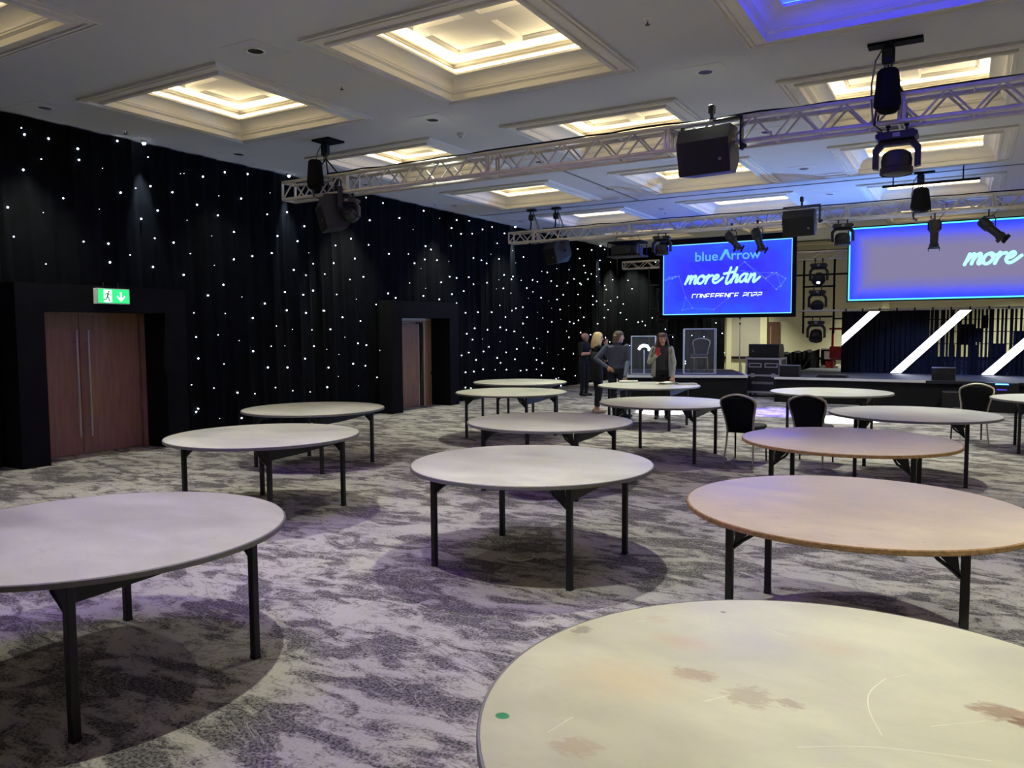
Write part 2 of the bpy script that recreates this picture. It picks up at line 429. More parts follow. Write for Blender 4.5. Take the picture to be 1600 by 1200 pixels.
# walls
struct(MB().box(XL - 0.15, XL, YB, YF, 0, HC).build('wall_left', MT['beige']))
struct(MB().box(XR, XR + 0.15, YB, YF, 0, HC).build('wall_right', MT['beige']))
struct(MB().box(XL - 0.15, XR + 0.15, YB - 0.15, YB, 0, HC).build('wall_rear', MT['beige']))
WB = struct(MB().box(XL - 0.15, XR + 0.15, YF, YF + 0.15, 0, HC).build('wall_back', MT['beige']))
for x0, x1 in ((-7.16, -6.99), (-6.02, -5.80), (-2.3, -2.1), (1.4, 1.6)):
    MB().box(x0, x1, YF - 0.10, YF, 0, HC - 0.15).build('pilaster', MT['cream'], WB)
MB().box(-6.99, -6.02, YF - 0.03, YF, 0.8, HC - 0.4).build('wall_panel', MT['beige_grey'], WB)
MB().box(XL, XR, YF - 0.06, YF, 0.74, 0.82).build('dado_rail', MT['matte_black'], WB)
struct(MB().box(XL, XR, YF - 0.16, YF, HC - 0.14, HC - 0.04).build('trim_4', MT['cream']))
d3 = struct(MB().box(-5.76, -5.40, YF - 0.07, YF - 0.001, 0, 1.99).build('door_3', wood_mat('dark_door_veneer', (70, 42, 30), (92, 58, 42), (1, 5, 0.5), rough=0.7)))
MB().box(-5.70, -5.66, YF - 0.085, YF - 0.07, 0.2, 1.85).build('door_panel', MT['door_wood'], d3)
# doors in the left wall
def door_double():
    o = bpy.data.objects.new('door_1', None); COL.objects.link(o); struct(o); o.location = (-11.06, 6.49, 0)
    for s in (-1, 1):
        lf = MB().box(0, 0.05, min(0.004 * s, 0.92 * s), max(0.004 * s, 0.92 * s), 0.01, 2.03).build('door_leaf', MT['door_wood'], o)
        h = MB(); y = 0.085 * s
        h.cyl((0.13, y, 0.26), (0.13, y, 1.80), 0.016, n=10)
        for z in (0.42, 1.62): h.cyl((0.05, y, z), (0.13, y, z), 0.009)
        h.build('handle', MT['chrome'], lf, True)
    f = MB().box(0, 0.10, 0.93, 1.10, 0, 2.10)
    f.box(0, 0.10, -1.02, -0.93, 0, 2.10).box(0, 0.10, -1.02, 1.10, 2.035, 2.10)
    f.build('door_frame', MT['door_wood'], o)
    MB().box(0.10, 0.125, 1.08, 1.11, 0, 2.10).build('frame_edge', MT['beige_grey'], o)
    MB().box(0.105, 0.13, -1.0, 1.08, 2.06, 2.10).build('frame_head', MT['beige_grey'], o)
    return o
door_double()
def door_ajar():
    o = bpy.data.objects.new('door_2', None); COL.objects.link(o); struct(o); o.location = (-11.06, 14.1, 0)
    lf = MB().box(0.0, 0.05, -0.86, 0.41, 0.01, 1.93).build('door_leaf', MT['door_wood'], o)
    MB().box(0.05, 0.055, 0.39, 0.42, 0.01, 1.93).build('leaf_edge', MT['beige_grey'], lf)
    MB().box(-0.04, -0.02, 0.42, 0.56, 0, 1.96).build('gap_shade', MT['matte_black'], o)  # black strip painted in for the shade of the door gap
    fr = MB().box(0, 0.06, 0.58, 0.86, 0, 1.96); fr.box(0, 0.06, -0.9, 0.86, 1.96, 2.0); fr.build('door_frame', MT['door_wood'], o)
    MB().box(0.06, 0.075, 0.56, 0.60, 0, 1.96).build('frame_edge', MT['beige_grey'], o)
    w = MB().box(0, 0.05, 0.87, 1.24, 0, 2.06).build('wall_return', MT['beige_grey'], o)
    MB().box(0.05, 0.07, 0.87, 1.24, 0.72, 0.80).build('dado_rail', MT['matte_black'], w)
    MB().box(0, 0.07, -0.9, 0.87, 2.0, 2.12).build('door_head', MT['beige_grey'], o)
door_ajar()
def portal(y0, y1, label):
    t = thing('door_surround', label, 'door surround', (-10.45, (y0 + y1) / 2, 0), 0, 'black door surrounds')
    h = (y1 - y0) / 2
    for s in (-1, 1):
        a, b = sorted((s * h, s * (h - 0.36)))
        MB().box(-0.55, 0, a, b, 0, 2.05).build('jamb', MT['portal'], t)
    MB().box(-0.55, 0, -h, h, 2.05, 2.41).build('lintel', MT['portal'], t)
portal(5.35, 7.85, 'black box surround of the double doors under the exit sign')
portal(12.83, 15.34, 'black box surround of the doorway with the door ajar')
# exit sign
def exit_sign():
    t = thing('exit_sign', 'lit green exit sign above the wooden double doors', 'exit sign', (-10.44, 6.62, 2.16))
    MB().box(0, 0.09, -0.24, 0.24, 0.0, 0.215).build('housing', MT['white'], t)
    MB().box(0.09, 0.094, -0.228, 0.228, 0.012, 0.203).build('panel', emit('sign_green', (30, 205, 110), 1.5), t)
    wm = emit('sign_white', (235, 255, 245), 1.6); gm = emit('sign_dark_green', (10, 120, 60), 0.5)
    MB().box(0.094, 0.096, -0.15, -0.03, 0.022, 0.193).build('pictogram_door', wm, t)
    r = MB(); pts = lambda L, w: r.path([(0.097, y, z) for y, z in L], w, 6)
    r.ball((0.097, -0.075, 0.168), (0.003, 0.013, 0.013), 8, 6)
    pts([(-0.085, 0.15), (-0.10, 0.10)], 0.011); pts([(-0.10, 0.10), (-0.075, 0.07), (-0.07, 0.035)], 0.008)
    pts([(-0.10, 0.10), (-0.115, 0.065), (-0.15, 0.06)], 0.008); pts([(-0.085, 0.145), (-0.06, 0.12), (-0.035, 0.125)], 0.006); pts([(-0.085, 0.145), (-0.12, 0.14), (-0.13, 0.115)], 0.006)
    r.build('running_figure', gm, t)
    a = MB(); a.box(0.094, 0.096, 0.093, 0.117, 0.05, 0.17)
    a.prism([(0.105, 0.03), (0.165, 0.095), (0.165, 0.125), (0.105, 0.065), (0.045, 0.125), (0.045, 0.095)], 0.094, 0.096, 'x')
    a.build('arrow', wm, t)
    for y in (-0.12, 0.10): MB().cyl((0.04, y, 0.215), (0.04, y, 0.30), 0.006).build('hanger', MT['steel_black'], t)
exit_sign()
# ------------------------------------------------------------------ star curtains
WALL_STARS = '''5.7,4.44,2 5.73,4.36,0 6.06,4.38,0 6.45,4.32,0 6.46,4.17,0 5.96,4.09,2 5.7,3.9,0 5.5,3.39,0 6.23,3.61,1 6.82,4.12,3 7.07,3.81,0 7.31,3.91,2 7.56,3.98,0 7.54,4.41,2 7.93,3.94,0 7.68,3.63,0 7.4,3.47,0 6.75,3.53,3 5.95,3.38,3 5.56,3.02,1 6.48,3.04,1 6.86,3.05,0 6.87,2.78,0 5.95,2.69,2 7.17,2.91,2 7.56,2.76,0 7.6,3.2,1 7.91,3.16,0 8.24,3.02,2 8.09,2.67,0 8.11,4.26,3 8.16,4.27,3 8.48,4.27,0 8.97,4.43,0 9.45,4.48,0 8.38,3.81,0 8.83,4.02,3 9.25,4.03,0 8.19,3.54,3 8.78,3.69,0 8.64,3.34,3 9.09,3.45,0 9.08,2.99,0 8.67,2.86,3 9.52,3.08,0 9.89,3.16,0 9.89,4.22,3 9.84,3.84,1 10.33,3.94,0 10.74,3.73,0 10.06,3.48,0 10.52,3.43,0 10.46,2.9,0 10.97,3.05,1 10.75,2.82,1 11.24,2.87,1 11.5,3.1,0 12.08,3.23,0 11.58,3.45,1 11.99,3.62,0 12.56,3.55,1 12.59,4.06,0 12.52,4.52,1 12.37,2.88,0 11.95,2.8,1 10.81,3.24,3 7.05,4.55,0 8.52,2.36,0 9.23,2.36,3 8.87,2.55,0 10.21,2.48,0 10.65,2.45,0 10.96,2.54,0 11.59,2.49,1 9.74,2.26,0 12.1,2.41,3 12.74,2.32,1 8.27,2.07,2 8.89,2.07,2 9.46,2,0 10.24,2.15,0 10.71,2.11,0 11.16,2.16,0 11.21,2.16,1 9.95,1.86,2 10.39,1.8,3 10.85,1.79,2 11.34,1.8,0 11.73,2.04,0 12.26,1.97,1 12.94,1.93,1 8.7,1.71,2 9.14,1.61,3 8.3,1.68,1 8.33,1.33,0 8.83,1.22,2 9.45,1.42,0 9.85,1.5,2 10.19,1.5,3 10.95,1.48,1 11.77,1.64,3 11.26,1.41,3 12.18,1.51,0 12.47,1.47,0 12.84,1.35,0 11.62,1.3,3 10.67,1.25,0 9.77,1.12,0 10.23,1.1,0 11.29,1.05,0 11.97,1.1,0 12.39,1.04,1 11.6,0.86,3 12.7,0.78,1 11.23,0.67,0 12.12,0.64,3 8.17,0.91,2 8.58,0.83,2 9.06,0.72,0 9.47,0.67,2 9.91,0.75,2 10.37,0.66,2 10.77,0.61,2 8.29,0.51,0 8.26,0.46,0 8.69,0.31,3 9.15,0.27,0 11.86,-0.05,2 5.45,1.48,0 5.43,0.74,0 12.91,0.1,1 13.06,4.48,1 13.54,4.22,0 14.49,4.5,0 14.05,4.03,3 15.08,4.4,3 15.83,4.45,0 16.29,4.48,0 15.53,4.22,0 15.98,4.13,0 16.49,4.19,0 16.95,4.34,0 17.43,4.46,0 14.57,3.71,0 14.71,3.64,0 13.88,3.47,2 13.21,3.42,0 15.52,3.8,0 14.5,3.4,0 14.94,3.41,0 14.08,3.28,0 15.42,3.42,3 14.34,3.18,3 16.57,3.59,0 16.86,3.55,0 17.17,3.5,0 17.65,4.06,0 17.7,3.65,0 15.47,3.06,0 15.82,3.05,0 16.26,3.09,0 15.14,2.91,0 16.52,2.93,0 17.21,3,0 18.08,4.36,0 18.67,4.18,0 19.91,4.3,0 21.9,4.4,0 22.53,4.33,0 17.37,3.75,3 19.07,3.81,0 18.7,3.62,3 18.5,3.94,3 23.67,4.4,0 24.76,4.51,0 22.75,4.05,0 24.38,4.11,0 23.05,3.84,0 25.2,4.11,2 24.3,3.81,0 23.14,3.62,0 22.06,3.65,0 21.14,3.62,2 20.53,3.47,0 20.2,3.48,2 23.66,3.61,0 24.06,3.55,0 23.35,3.42,0 22.38,3.38,0 21.83,3.23,0 22.77,3.26,0 22.91,3.23,0 20.8,3.23,0 21.15,3.1,0 19.6,3.2,0 19.95,3.17,0 18.91,3.15,2 18.53,3.24,0 18.37,3.15,0 18.02,3.25,0 17.69,3.1,3 18,2.89,0 17.6,2.86,3 19.27,2.95,0 19.64,2.86,2 18.31,2.77,2 20.14,2.71,0 19.4,2.67,3 21.57,2.85,0 22.68,2.9,0 23.73,2.88,0 21.15,2.69,0 20.62,2.63,3 23.99,2.72,0 23.73,2.6,0 24.64,2.62,0 21.91,2.52,3 22.88,2.48,0 21.38,2.39,0 25.09,2.46,0 20.82,2.42,3 25.21,2.77,0 24.89,3.15,0 24.79,3.28,0 24.38,3.38,3 25.45,3.52,0 24.62,2.18,0 24.24,1.97,0 23.06,2.17,0 22.71,2.07,0 22.33,1.97,0 22.05,2.02,0 21.45,2.09,3 20.84,2.01,0 20.26,2.12,2 19.29,2.13,0 18.97,1.95,0 18.13,2.12,0 17.83,2.43,0 18.72,2.37,0 19.02,2.41,0 18.41,2.3,0 17.39,2.24,0 13.91,2.83,2 13.17,2.57,0 13.4,2.48,0 14.51,2.74,3 14.43,2.56,0 15.02,2.5,0 15.54,2.64,0 15.8,2.43,0 16.09,2.74,0 16.14,2.2,0 16.74,2.23,0 19.94,2.28,3 17.74,1.84,0 17.2,1.78,0 16.57,1.82,0 18.16,1.77,0 18.58,1.73,0 16.17,1.68,0 16.47,1.53,0 16.87,1.54,3 17.85,1.46,2 17.28,1.33,0 16.96,1.22,0 16.22,1.21,0 15.94,1.15,0 16.65,1.01,0 16.91,0.76,0 16.51,0.72,0 16.11,0.72,0 17.61,1.03,0 17.83,0.89,0 17.51,0.72,2 18.14,0.69,0 18.14,1.16,0 18.6,0.96,0 18.77,1.24,0 19.3,1.41,0 19.02,1.56,2 19.83,1.52,2 19.63,1.25,0 20.06,1.22,3 20.48,1.1,3 20.55,1.71,0 21.8,1.73,2 21.94,1.53,0 21.57,1.18,0 21.22,1.01,3 20.21,0.79,0 19.76,0.9,0 19.76,0.63,2 18.86,0.63,0 19.27,0.63,0 20.16,0.43,0 20.92,0.6,0 21.61,0.55,0 21.01,0.28,0 21.24,0.3,2 16.1,0.34,0 16.37,0.3,0 17.42,0.28,0 19.97,0.09,2 21.47,0.02,0 13.04,0.04,0 22.89,1.68,0 23.64,1.6,0 24.87,1.49,0 25.16,1.34,0 22.32,1.01,0 23.33,0.53,0 22.41,0.3,0'''
BACK_STARS = '''-10.6,4.02,0 -10.86,3.96,0 -10.37,3.5,0 -10.23,3.2,0 -10.79,2.92,0 -10.57,2.67,0 -10.67,2.36,0 -10.43,2.12,0 -10,2.02,0 -9.84,2.05,0 -9.47,2.17,0 -9.73,1.91,0 -9.38,4.09,0 -9,1.77,0 -8.73,1.5,0 -7.25,1.97,0 -7.03,1.62,0 -6.95,0.97,2 -7.64,1.51,0 -10.31,1.2,0 -10.52,1.04,0 -10.38,0.55,0 -8.27,0.59,0 -8.27,0.67,0 -8.06,1.55,0'''

def fold(u, z, ph):
    a = 0.022 * math.sin(u * 9.0 + ph) + 0.014 * math.sin(u * 21.0 + 1.7 * ph) + 0.01 * math.sin(u * 41 + z * 1.3)
    return a * (1.0 + 0.25 * math.sin(z * 1.1 + u))
XC = -10.80; YC = 25.9
star_m = [MB().ball((0, 0, 0), r, 8, 6).mesh('star_light', emit('star_led_%d' % k, (225, 240, 255), s, sample=False)) for k, (r, s) in enumerate(((0.0122, 14), (0.0098, 11), (0.0075, 8), (0.0055, 4)))]
def curtain(axis, a, b, z0, label, stars, z1=HC - 0.02, ph=0.0, back=False):
    n = max(8, int((b - a) / 0.045)); m = 14
    vs = []; fs = []
    o0 = (XC, a, 0) if axis == 'y' else (a, YC, 0)
    for j in range(m + 1):
        z = z0 + (z1 - z0) * j / m
        for i in range(n + 1):
            u = a + (b - a) * i / n; d = fold(u, z, ph) + 0.05 * (j / m) * -1 * 0
            vs.append((d, u - a, z) if axis == 'y' else (u - a, -d, z))
    for j in range(m):
        for i in range(n):
            k = j * (n + 1) + i; q = (k, k + 1, k + n + 2, k + n + 1)
            fs.append(q)
    t = thing('star_curtain', label, 'curtain', o0, 0, 'black star curtains')
    MB().add(vs, fs).build('drape', MT['drape'], t, True)
    for u, z, c in stars:
        z = max(0.04, z); d = fold(u, z, ph) + 0.015
        link('star_light', star_m[c], t, (d, u - a, z) if axis == 'y' else (u - a, -d, z))
ws = [(float(p), float(q), int(c)) for p, q, c in (s.split(',') for s in WALL_STARS.split())]
bs = [(float(p), float(q), int(c)) for p, q, c in (s.split(',') for s in BACK_STARS.split())]
for a, b, z0, lab in ((0.5, 5.40, 0.02, 'black star curtain left of the wooden double doors'), (5.40, 7.80, 2.30, 'black star curtain above the wooden double doors'),
                      (7.80, 12.88, 0.02, 'black star curtain between the two doorways'), (12.88, 15.30, 2.30, 'black star curtain above the doorway with the door ajar'),
                      (15.30, 25.86, 0.02, 'long black star curtain from the far doorway to the corner')):
    curtain('y', a, b, z0, lab, [s for s in ws if a <= s[0] < b and s[1] > z0 - 0.1])
curtain('x', -10.80, -6.95, 0.02, 'black star curtain on the back wall behind the acrylic lecterns', bs)
# small white spots at the curtain head
def head_spot(y, lab, w=1.0):
    t = thing('curtain_spotlight', lab, 'spotlight', (-10.70, y, HC), 0, 'white spots grazing the star curtain')
    MB().lathe([(0.045, 0), (0.05, -0.02), (0.035, -0.035), (0.0, -0.036)], n=12).build('housing', MT['white'], t, True)
    MB().ball((0, 0, -0.04), 0.025, 10, 6).build('lens', emit('curtain_spot_lens_%d' % int(y * 10), (225, 240, 255), 30 * w, sample=False), t)
    spot_light('curtain_beam', t, (0.02, 0, -0.06), (-0.10, 0, -1.6), 420 * w, 30, 0.8, (0.72, 0.88, 1.0), 0.02)
head_spot(7.42, 'white spot at the curtain top right of the exit sign', 1.0)
head_spot(10.3, 'white spot at the curtain top beside the left end of the near truss', 0.8)
head_spot(18.5, 'white spot at the curtain top beside the left end of the far truss', 1.2)
head_spot(24.2, 'white spot at the curtain top nearest the back corner', 1.2)
# ------------------------------------------------------------------ ceiling fittings
def downlight_proto():
    t = thing('downlight', 'x', 'ceiling light', (0, 0, 0), 0, 'recessed round ceiling downlights')
    MB().lathe([(0.078, -0.005), (0.10, -0.005), (0.10, -0.010), (0.088, -0.014), (0.078, -0.009)], n=24, caps=False).build('trim_ring', MT['white'], t, True)
    MB().lathe([(0.0, -0.0085), (0.078, -0.0085), (0.078, -0.005)], n=20, caps=False).build('recess_shade', MT['steel_black'], t)  # flat dark disc stands for the shaded look of the deep recess
    MB().box(-0.24, 0.24, -0.24, 0.24, -0.004, -0.0004).build('cover_plate', MT['ceiling'], t)
    return t
dl = downlight_proto(); first = True
NAMEX = {-10.2: 'nearest the star curtain', -6.35: 'between coffer columns one and two', -2.6: 'between coffer columns two and three', 1.15: 'right of coffer column three', 4.9: 'in the right part of the ceiling'}
NAMEY = ['nearest the camera', 'second from the camera', 'third from the camera', 'fourth from the camera', 'fifth from the camera', 'sixth from the camera', 'in the added row lighting the back wall']
for x in (-10.2, -6.35, -2.6, 1.15, 4.9):
    for k, y in enumerate((2.65, 5.70, 8.75, 11.83, 14.85, 17.9, 25.3)):  # the last row is added to light the back wall
        t = dl if first else copy_tree(dl); first = False
        t.location = (x, y, HC)
        t['label'] = 'round recessed downlight %s, %s' % (NAMEX[x], NAMEY[k])
        col = (0.95, 1.0, 0.78) if x < -4 else (0.96, 1.0, 0.80)
        w = DOWNLIGHT_W * (0.6 if x < -10 else 0.45 if x > 4 else 1.0) * ((0.4 if x < -6 else 1.55 if x > 1 else 0.95) if y < 3 else 1.0) * (4.8 if y > 20 else 0.85 if y > 16 else 1.4 if y > 13 else 1.3 if y < 6 else 1.7)
        if not 8 < y < 9: spot_light('lamp_light', t, (0, 0, -0.02), (0, 0, -2), w, 80, 0.7, col, 0.04)
def sprinkler(x, y, lab):
    t = thing('sprinkler', lab, 'sprinkler', (x, y, HC), 0, 'ceiling sprinklers')
    MB().lathe([(0.045, -0.001), (0.045, -0.006), (0.015, -0.012), (0.012, -0.03), (0, -0.03)], n=16).build('rose', MT['white'], t, True)
    b = MB().cyl((0, 0, -0.03), (0, 0, -0.055), 0.006); b.lathe([(0.022, -0.055), (0.022, -0.06), (0, -0.06)], n=12); b.build('deflector', MT['steel_black'], t)
sprinkler(-6.36, 6.98, 'sprinkler head between the two large left coffers')
sprinkler(-2.63, 7.01, 'sprinkler head beside the blue lit coffer')
sprinkler(-10.4, 6.92, 'sprinkler head by the star curtain above the exit sign')
sprinkler(-6.4, 18.33, 'sprinkler head over the far truss')
sprinkler(-10.35, 14.3, 'sprinkler head by the star curtain above the far doorway')
t = thing('smoke_detector', 'white smoke detector on the ceiling near the near truss', 'smoke detector', (-6.43, 9.55, HC))
MB().lathe([(0.06, 0), (0.06, -0.03), (0.045, -0.05), (0, -0.055)], n=20).build('detector_body', MT['white'], t, True)
MB().lathe([(0.025, -0.05), (0.022, -0.062), (0, -0.064)], n=12).build('sensor_cap', MT['grey_card'], t, True)

def catmull(P, k=6):
    out = []; n = len(P)
    for i in range(n - 1):
        a, b, c, d = P[max(0, i - 1)], P[i], P[i + 1], P[min(n - 1, i + 2)]
        for j in range(k):
            t = j / k
            out.append(tuple(0.5 * (2 * b[q] + (c[q] - a[q]) * t + (2 * a[q] - 5 * b[q] + 4 * c[q] - d[q]) * t * t + (3 * b[q] - a[q] - 3 * c[q] + d[q]) * t ** 3) for q in (0, 1)))
    out.append(P[-1]); return out
# ------------------------------------------------------------------ round tables
TABLES = [
 (-0.25, 2.05, 'stained', 0, 'large pale round table with brown stains and a green spot, nearest the camera'),
 (-3.81, 2.31, 'laminate', 0, 'pinkish grey round table cut off by the left edge of the picture'),
 (-2.82, 5.10, 'laminate', 0, 'pale grey round table in the middle with a scrap of white cord below it'),
 (-0.53, 4.71, 'table_wood', 0, 'tan plywood round table with raw wooden edge, the nearer of the two tan ones'),
 (-5.91, 5.28, 'laminate', 2, 'cream round table in front of the double doors, the nearer of the two there'),
 (-7.38, 7.44, 'laminate', 2, 'cream round table closest to the star curtain on the left'),
 (-3.96, 7.58, 'laminate', 0, 'pale round table just behind the lone middle table'),
 (-0.90, 7.52, 'table_wood', 0, 'tan plywood round table with raw wooden edge, the farther of the two tan ones'),
 (-3.57, 10.31, 'laminate', 0, 'pale round table left of the first banquet chair, in front of the people'),
 (-4.95, 13.35, 'laminate', 0, 'round table with papers on it, where the people stand'),
 (-6.43, 10.95, 'laminate', 0, 'round table right of the far doorway, the nearer of the two there'),
 (-7.55, 13.20, 'laminate', 0, 'round table right of the far doorway, the farther of the two there'),
 (-1.84, 13.17, 'laminate', 0, 'round table in front of the main stage beside the flight case'),
 (-0.52, 10.22, 'laminate', 0, 'pale round table at the right between the banquet chairs'),
 (1.23, 13.21, 'laminate', 0, 'round table cut off by the right edge of the picture'),
]
def table_parts():
    top = {}
    prof = [(0, 0.751), (0.905, 0.751), (0.909, 0.7495), (0.909, 0.725), (0, 0.724)]
    for k in ('stained', 'laminate', 'table_wood'): top[k] = MB().lathe(prof, n=96, caps=False).mesh('tabletop', MT[k], True)
    edge = {}
    ep = [(0.906, 0.7515), (0.913, 0.7505), (0.916, 0.747), (0.916, 0.727), (0.913, 0.7235), (0.904, 0.7225)]
    for k, m in (('stained', 'edge_grey'), ('laminate', 'edge_grey'), ('table_wood', 'edge_wood')): edge[k] = MB().lathe(ep, n=96, caps=False).mesh('edge_band', MT[m], True)
    leg = MB().cbox((0, 0, 0.36), (0.02, 0.02, 0.345), bev=0.004).mesh('leg', MT['steel_black'])
    foot = MB().cbox((0, 0, 0.012), (0.022, 0.022, 0.012), bev=0.004).mesh('foot_cap', MT['plastic'])
    apron = MB().prism([(-0.48, 0.605), (-0.1, 0.615), (0.48, 0.655), (0.48, 0.71), (-0.48, 0.71)], -0.012, 0.012, 'x').mesh('apron', MT['steel_black'])
    br = MB(); br.path([(0.0, 0, 0.555), (-0.05, 0, 0.60), (-0.10, 0, 0.635), (-0.14, 0, 0.70), (-0.17, 0, 0.718)], 0.011, 6)
    br.add([(0, -.004, .56), (-0.02, -.004, .70), (-0.14, -.004, .70), (0, .004, .56), (-0.02, .004, .70), (-0.14, .004, .70)], [(0, 1, 2), (5, 4, 3), (0, 2, 5, 3), (0, 3, 4, 1)])
    brace = br.mesh('brace', MT['steel_black'])
    rail = MB().box(-0.62, 0.62, -0.03, 0.03, 0.700, 0.7235).mesh('rail', MT['steel_black'])
    return top, edge, leg, foot, apron, brace, rail
top, edge, leg, foot, apron, brace, rail = table_parts()
TABOBJ = []
for k, (x, y, kind, rz, lab) in enumerate(TABLES):
    t = thing('round_table', lab, 'table', (x, y, 0), math.radians(rz), 'round banquet tables')
    TABOBJ.append(t)
    link('tabletop', top[kind], t); link('edge_band', edge[kind], t)
    for sx in (-1, 1):
        link('apron', apron, t, (0.56 * sx, 0, 0))
        for sy in (-1, 1):
            l = link('leg', leg, t, (0.56 * sx, 0.49 * sy, 0)); link('foot_cap', foot, l)
            link('brace', brace, t, (0.56 * sx - 0.02 * sx, 0.49 * sy, 0), (0, 0, 0 if sx > 0 else PI))
    for sy in (-1, 1): link('rail', rail, t, (0, 0.42 * sy, 0))
scr_m = mat('scratch', (238, 232, 214), 0.6)
for pts in ([(0.081, 0.345), (0.05, 0.23), (0.058, 0.119), (0.1, -0.008)], [(-0.07, -0.166), (0.1, -0.07), (0.33, -0.007)], [(0.10, 0.36), (0.13, 0.40)], [(-0.70, 0.40), (-0.60, 0.50)], [(-0.33, -0.05), (-0.28, 0.02)], [(-0.62, -0.40), (-0.60, -0.30)], [(0.2, 0.1), (0.32, 0.2)], [(-0.3, 0.55), (-0.22, 0.52)]):
    q = MB(); P = catmull(pts, 8); n = len(P)
    for i in range(n - 1):
        a, b = P[i], P[i + 1]; l = math.hypot(b[0] - a[0], b[1] - a[1]); nx, ny = -(b[1] - a[1]) / l * 0.0012, (b[0] - a[0]) / l * 0.0012
        q.add([(a[0] + nx, a[1] + ny, 0.7514), (a[0] - nx, a[1] - ny, 0.7514), (b[0] - nx, b[1] - ny, 0.7514), (b[0] + nx, b[1] + ny, 0.7514)], [(0, 1, 2, 3)])
    q.build('scratch', scr_m, TABOBJ[0])
# ------------------------------------------------------------------ banquet chairs
def chair_proto():
    t = thing('banquet_chair', 'x', 'chair', (0, 0, 0), 0, 'banquet chairs')
    # local: the sitter looks along +y, back at y = 0
    half = [(0.165, 0.40), (0.17, 0.50), (0.185, 0.62), (0.215, 0.74), (0.226, 0.80), (0.215, 0.845), (0.17, 0.875), (0.10, 0.90), (0.04, 0.912), (0, 0.915)]
    def lean(z): return -0.16 * max(0.0, (z - 0.42)) / 0.5
    outline = [(-x, z) for x, z in half] + [(x, z) for x, z in half[::-1][1:]]
    MB().path([(x, lean(z), z) for x, z in outline], 0.016, 8).build('back_frame', MT['champagne'], t, True)
    pad = MB(); vs = []
    inner = [(x * 0.94, 0.41 + (z - 0.40) * 0.955) for x, z in outline]; n = len(inner)
    cxz = (0, 0.66)
    rows = [(-0.026, 0.86), (-0.030, 0.97), (-0.012, 1.0), (0.010, 1.0), (0.032, 0.96), (0.038, 0.80)]
    for d, s in rows:
        for x, z in inner: vs.append((x * s, lean(z) + d, cxz[1] + (z - cxz[1]) * s))
    fs = [tuple(range(n)), tuple(range((len(rows) - 1) * n, len(rows) * n))[::-1]]
    for k in range(len(rows) - 1):
        for i in range(n): fs.append((k * n + i, k * n + n + i, k * n + n + (i + 1) % n, k * n + (i + 1) % n))
    pad.add(vs, fs).build('backrest', MT['fabric_black'], t, True)
    MB().path([(-0.075, lean(0.88) - 0.03, 0.885), (-0.05, lean(0.87) - 0.034, 0.873), (0, lean(0.87) - 0.034, 0.868), (0.05, lean(0.87) - 0.034, 0.873), (0.075, lean(0.88) - 0.03, 0.885)], 0.006, 6).build('hand_grip', MT['plastic'], t, True)
    s = MB(); prof = [(0.43, 0.90), (0.455, 1.0), (0.485, 1.0), (0.50, 0.93), (0.505, 0.6)]; vs = []; fs = []; N = 24
    for z, sc in prof:
        for i in range(N):
            a = 2 * PI * i / N; c, d = math.cos(a), math.sin(a)
            sx = 0.22 * math.copysign(abs(c) ** 0.45, c) * sc; sy = 0.22 * math.copysign(abs(d) ** 0.45, d) * sc
            sx *= 1.0 + 0.10 * (sy / 0.22)
            vs.append((sx, sy + 0.235, z))
    for k in range(len(prof) - 1):
        for i in range(N): fs.append((k * N + i, k * N + (i + 1) % N, (k + 1) * N + (i + 1) % N, (k + 1) * N + i))
    fs += [tuple(range(N))[::-1], tuple(range((len(prof) - 1) * N, len(prof) * N))]
    s.add(vs, fs).build('seat', MT['fabric_grey'], t, True)
    fr = MB(); fr.path([(-0.17, 0.0, 0.42), (-0.21, 0.43, 0.42), (0.21, 0.43, 0.42), (0.17, 0.0, 0.42)], 0.012, 8, closed=True); fr.build('seat_frame', MT['champagne'], t, True)
    for sx in (-1, 1):
        MB().path([(0.17 * sx, 0.0, 0.44), (0.175 * sx, -0.03, 0.25), (0.19 * sx, -0.09, 0.0)], [0.014, 0.013, 0.011], 8).build('leg', MT['champagne'], t, True)
        MB().path([(0.205 * sx, 0.42, 0.43), (0.205 * sx, 0.425, 0.2), (0.21 * sx, 0.44, 0.0)], [0.014, 0.013, 0.011], 8).build('leg', MT['steel_black'], t, True)
    return t
ch = chair_proto()
CHAIRS = [(-2.49, 10.10, 0, -4, 'black banquet chair seen from behind, leftmost of the three on the carpet'), (-1.70, 10.40, 0, -3, 'black banquet chair seen from behind, the middle one of the three on the carpet'),
          (0.13, 13.62, 0, 12, 'black banquet chair seen from behind in front of the main stage, rightmost of the three'), (-6.12, 20.45, 0.6, 190, 'banquet chair on the side stage behind the right acrylic lectern')]
for k, (x, y, z, rz, lab) in enumerate(CHAIRS):
    t = ch if k == 0 else copy_tree(ch)
    t.location = (x, y, z); t.rotation_euler = (0, 0, math.radians(rz)); t['label'] = lab
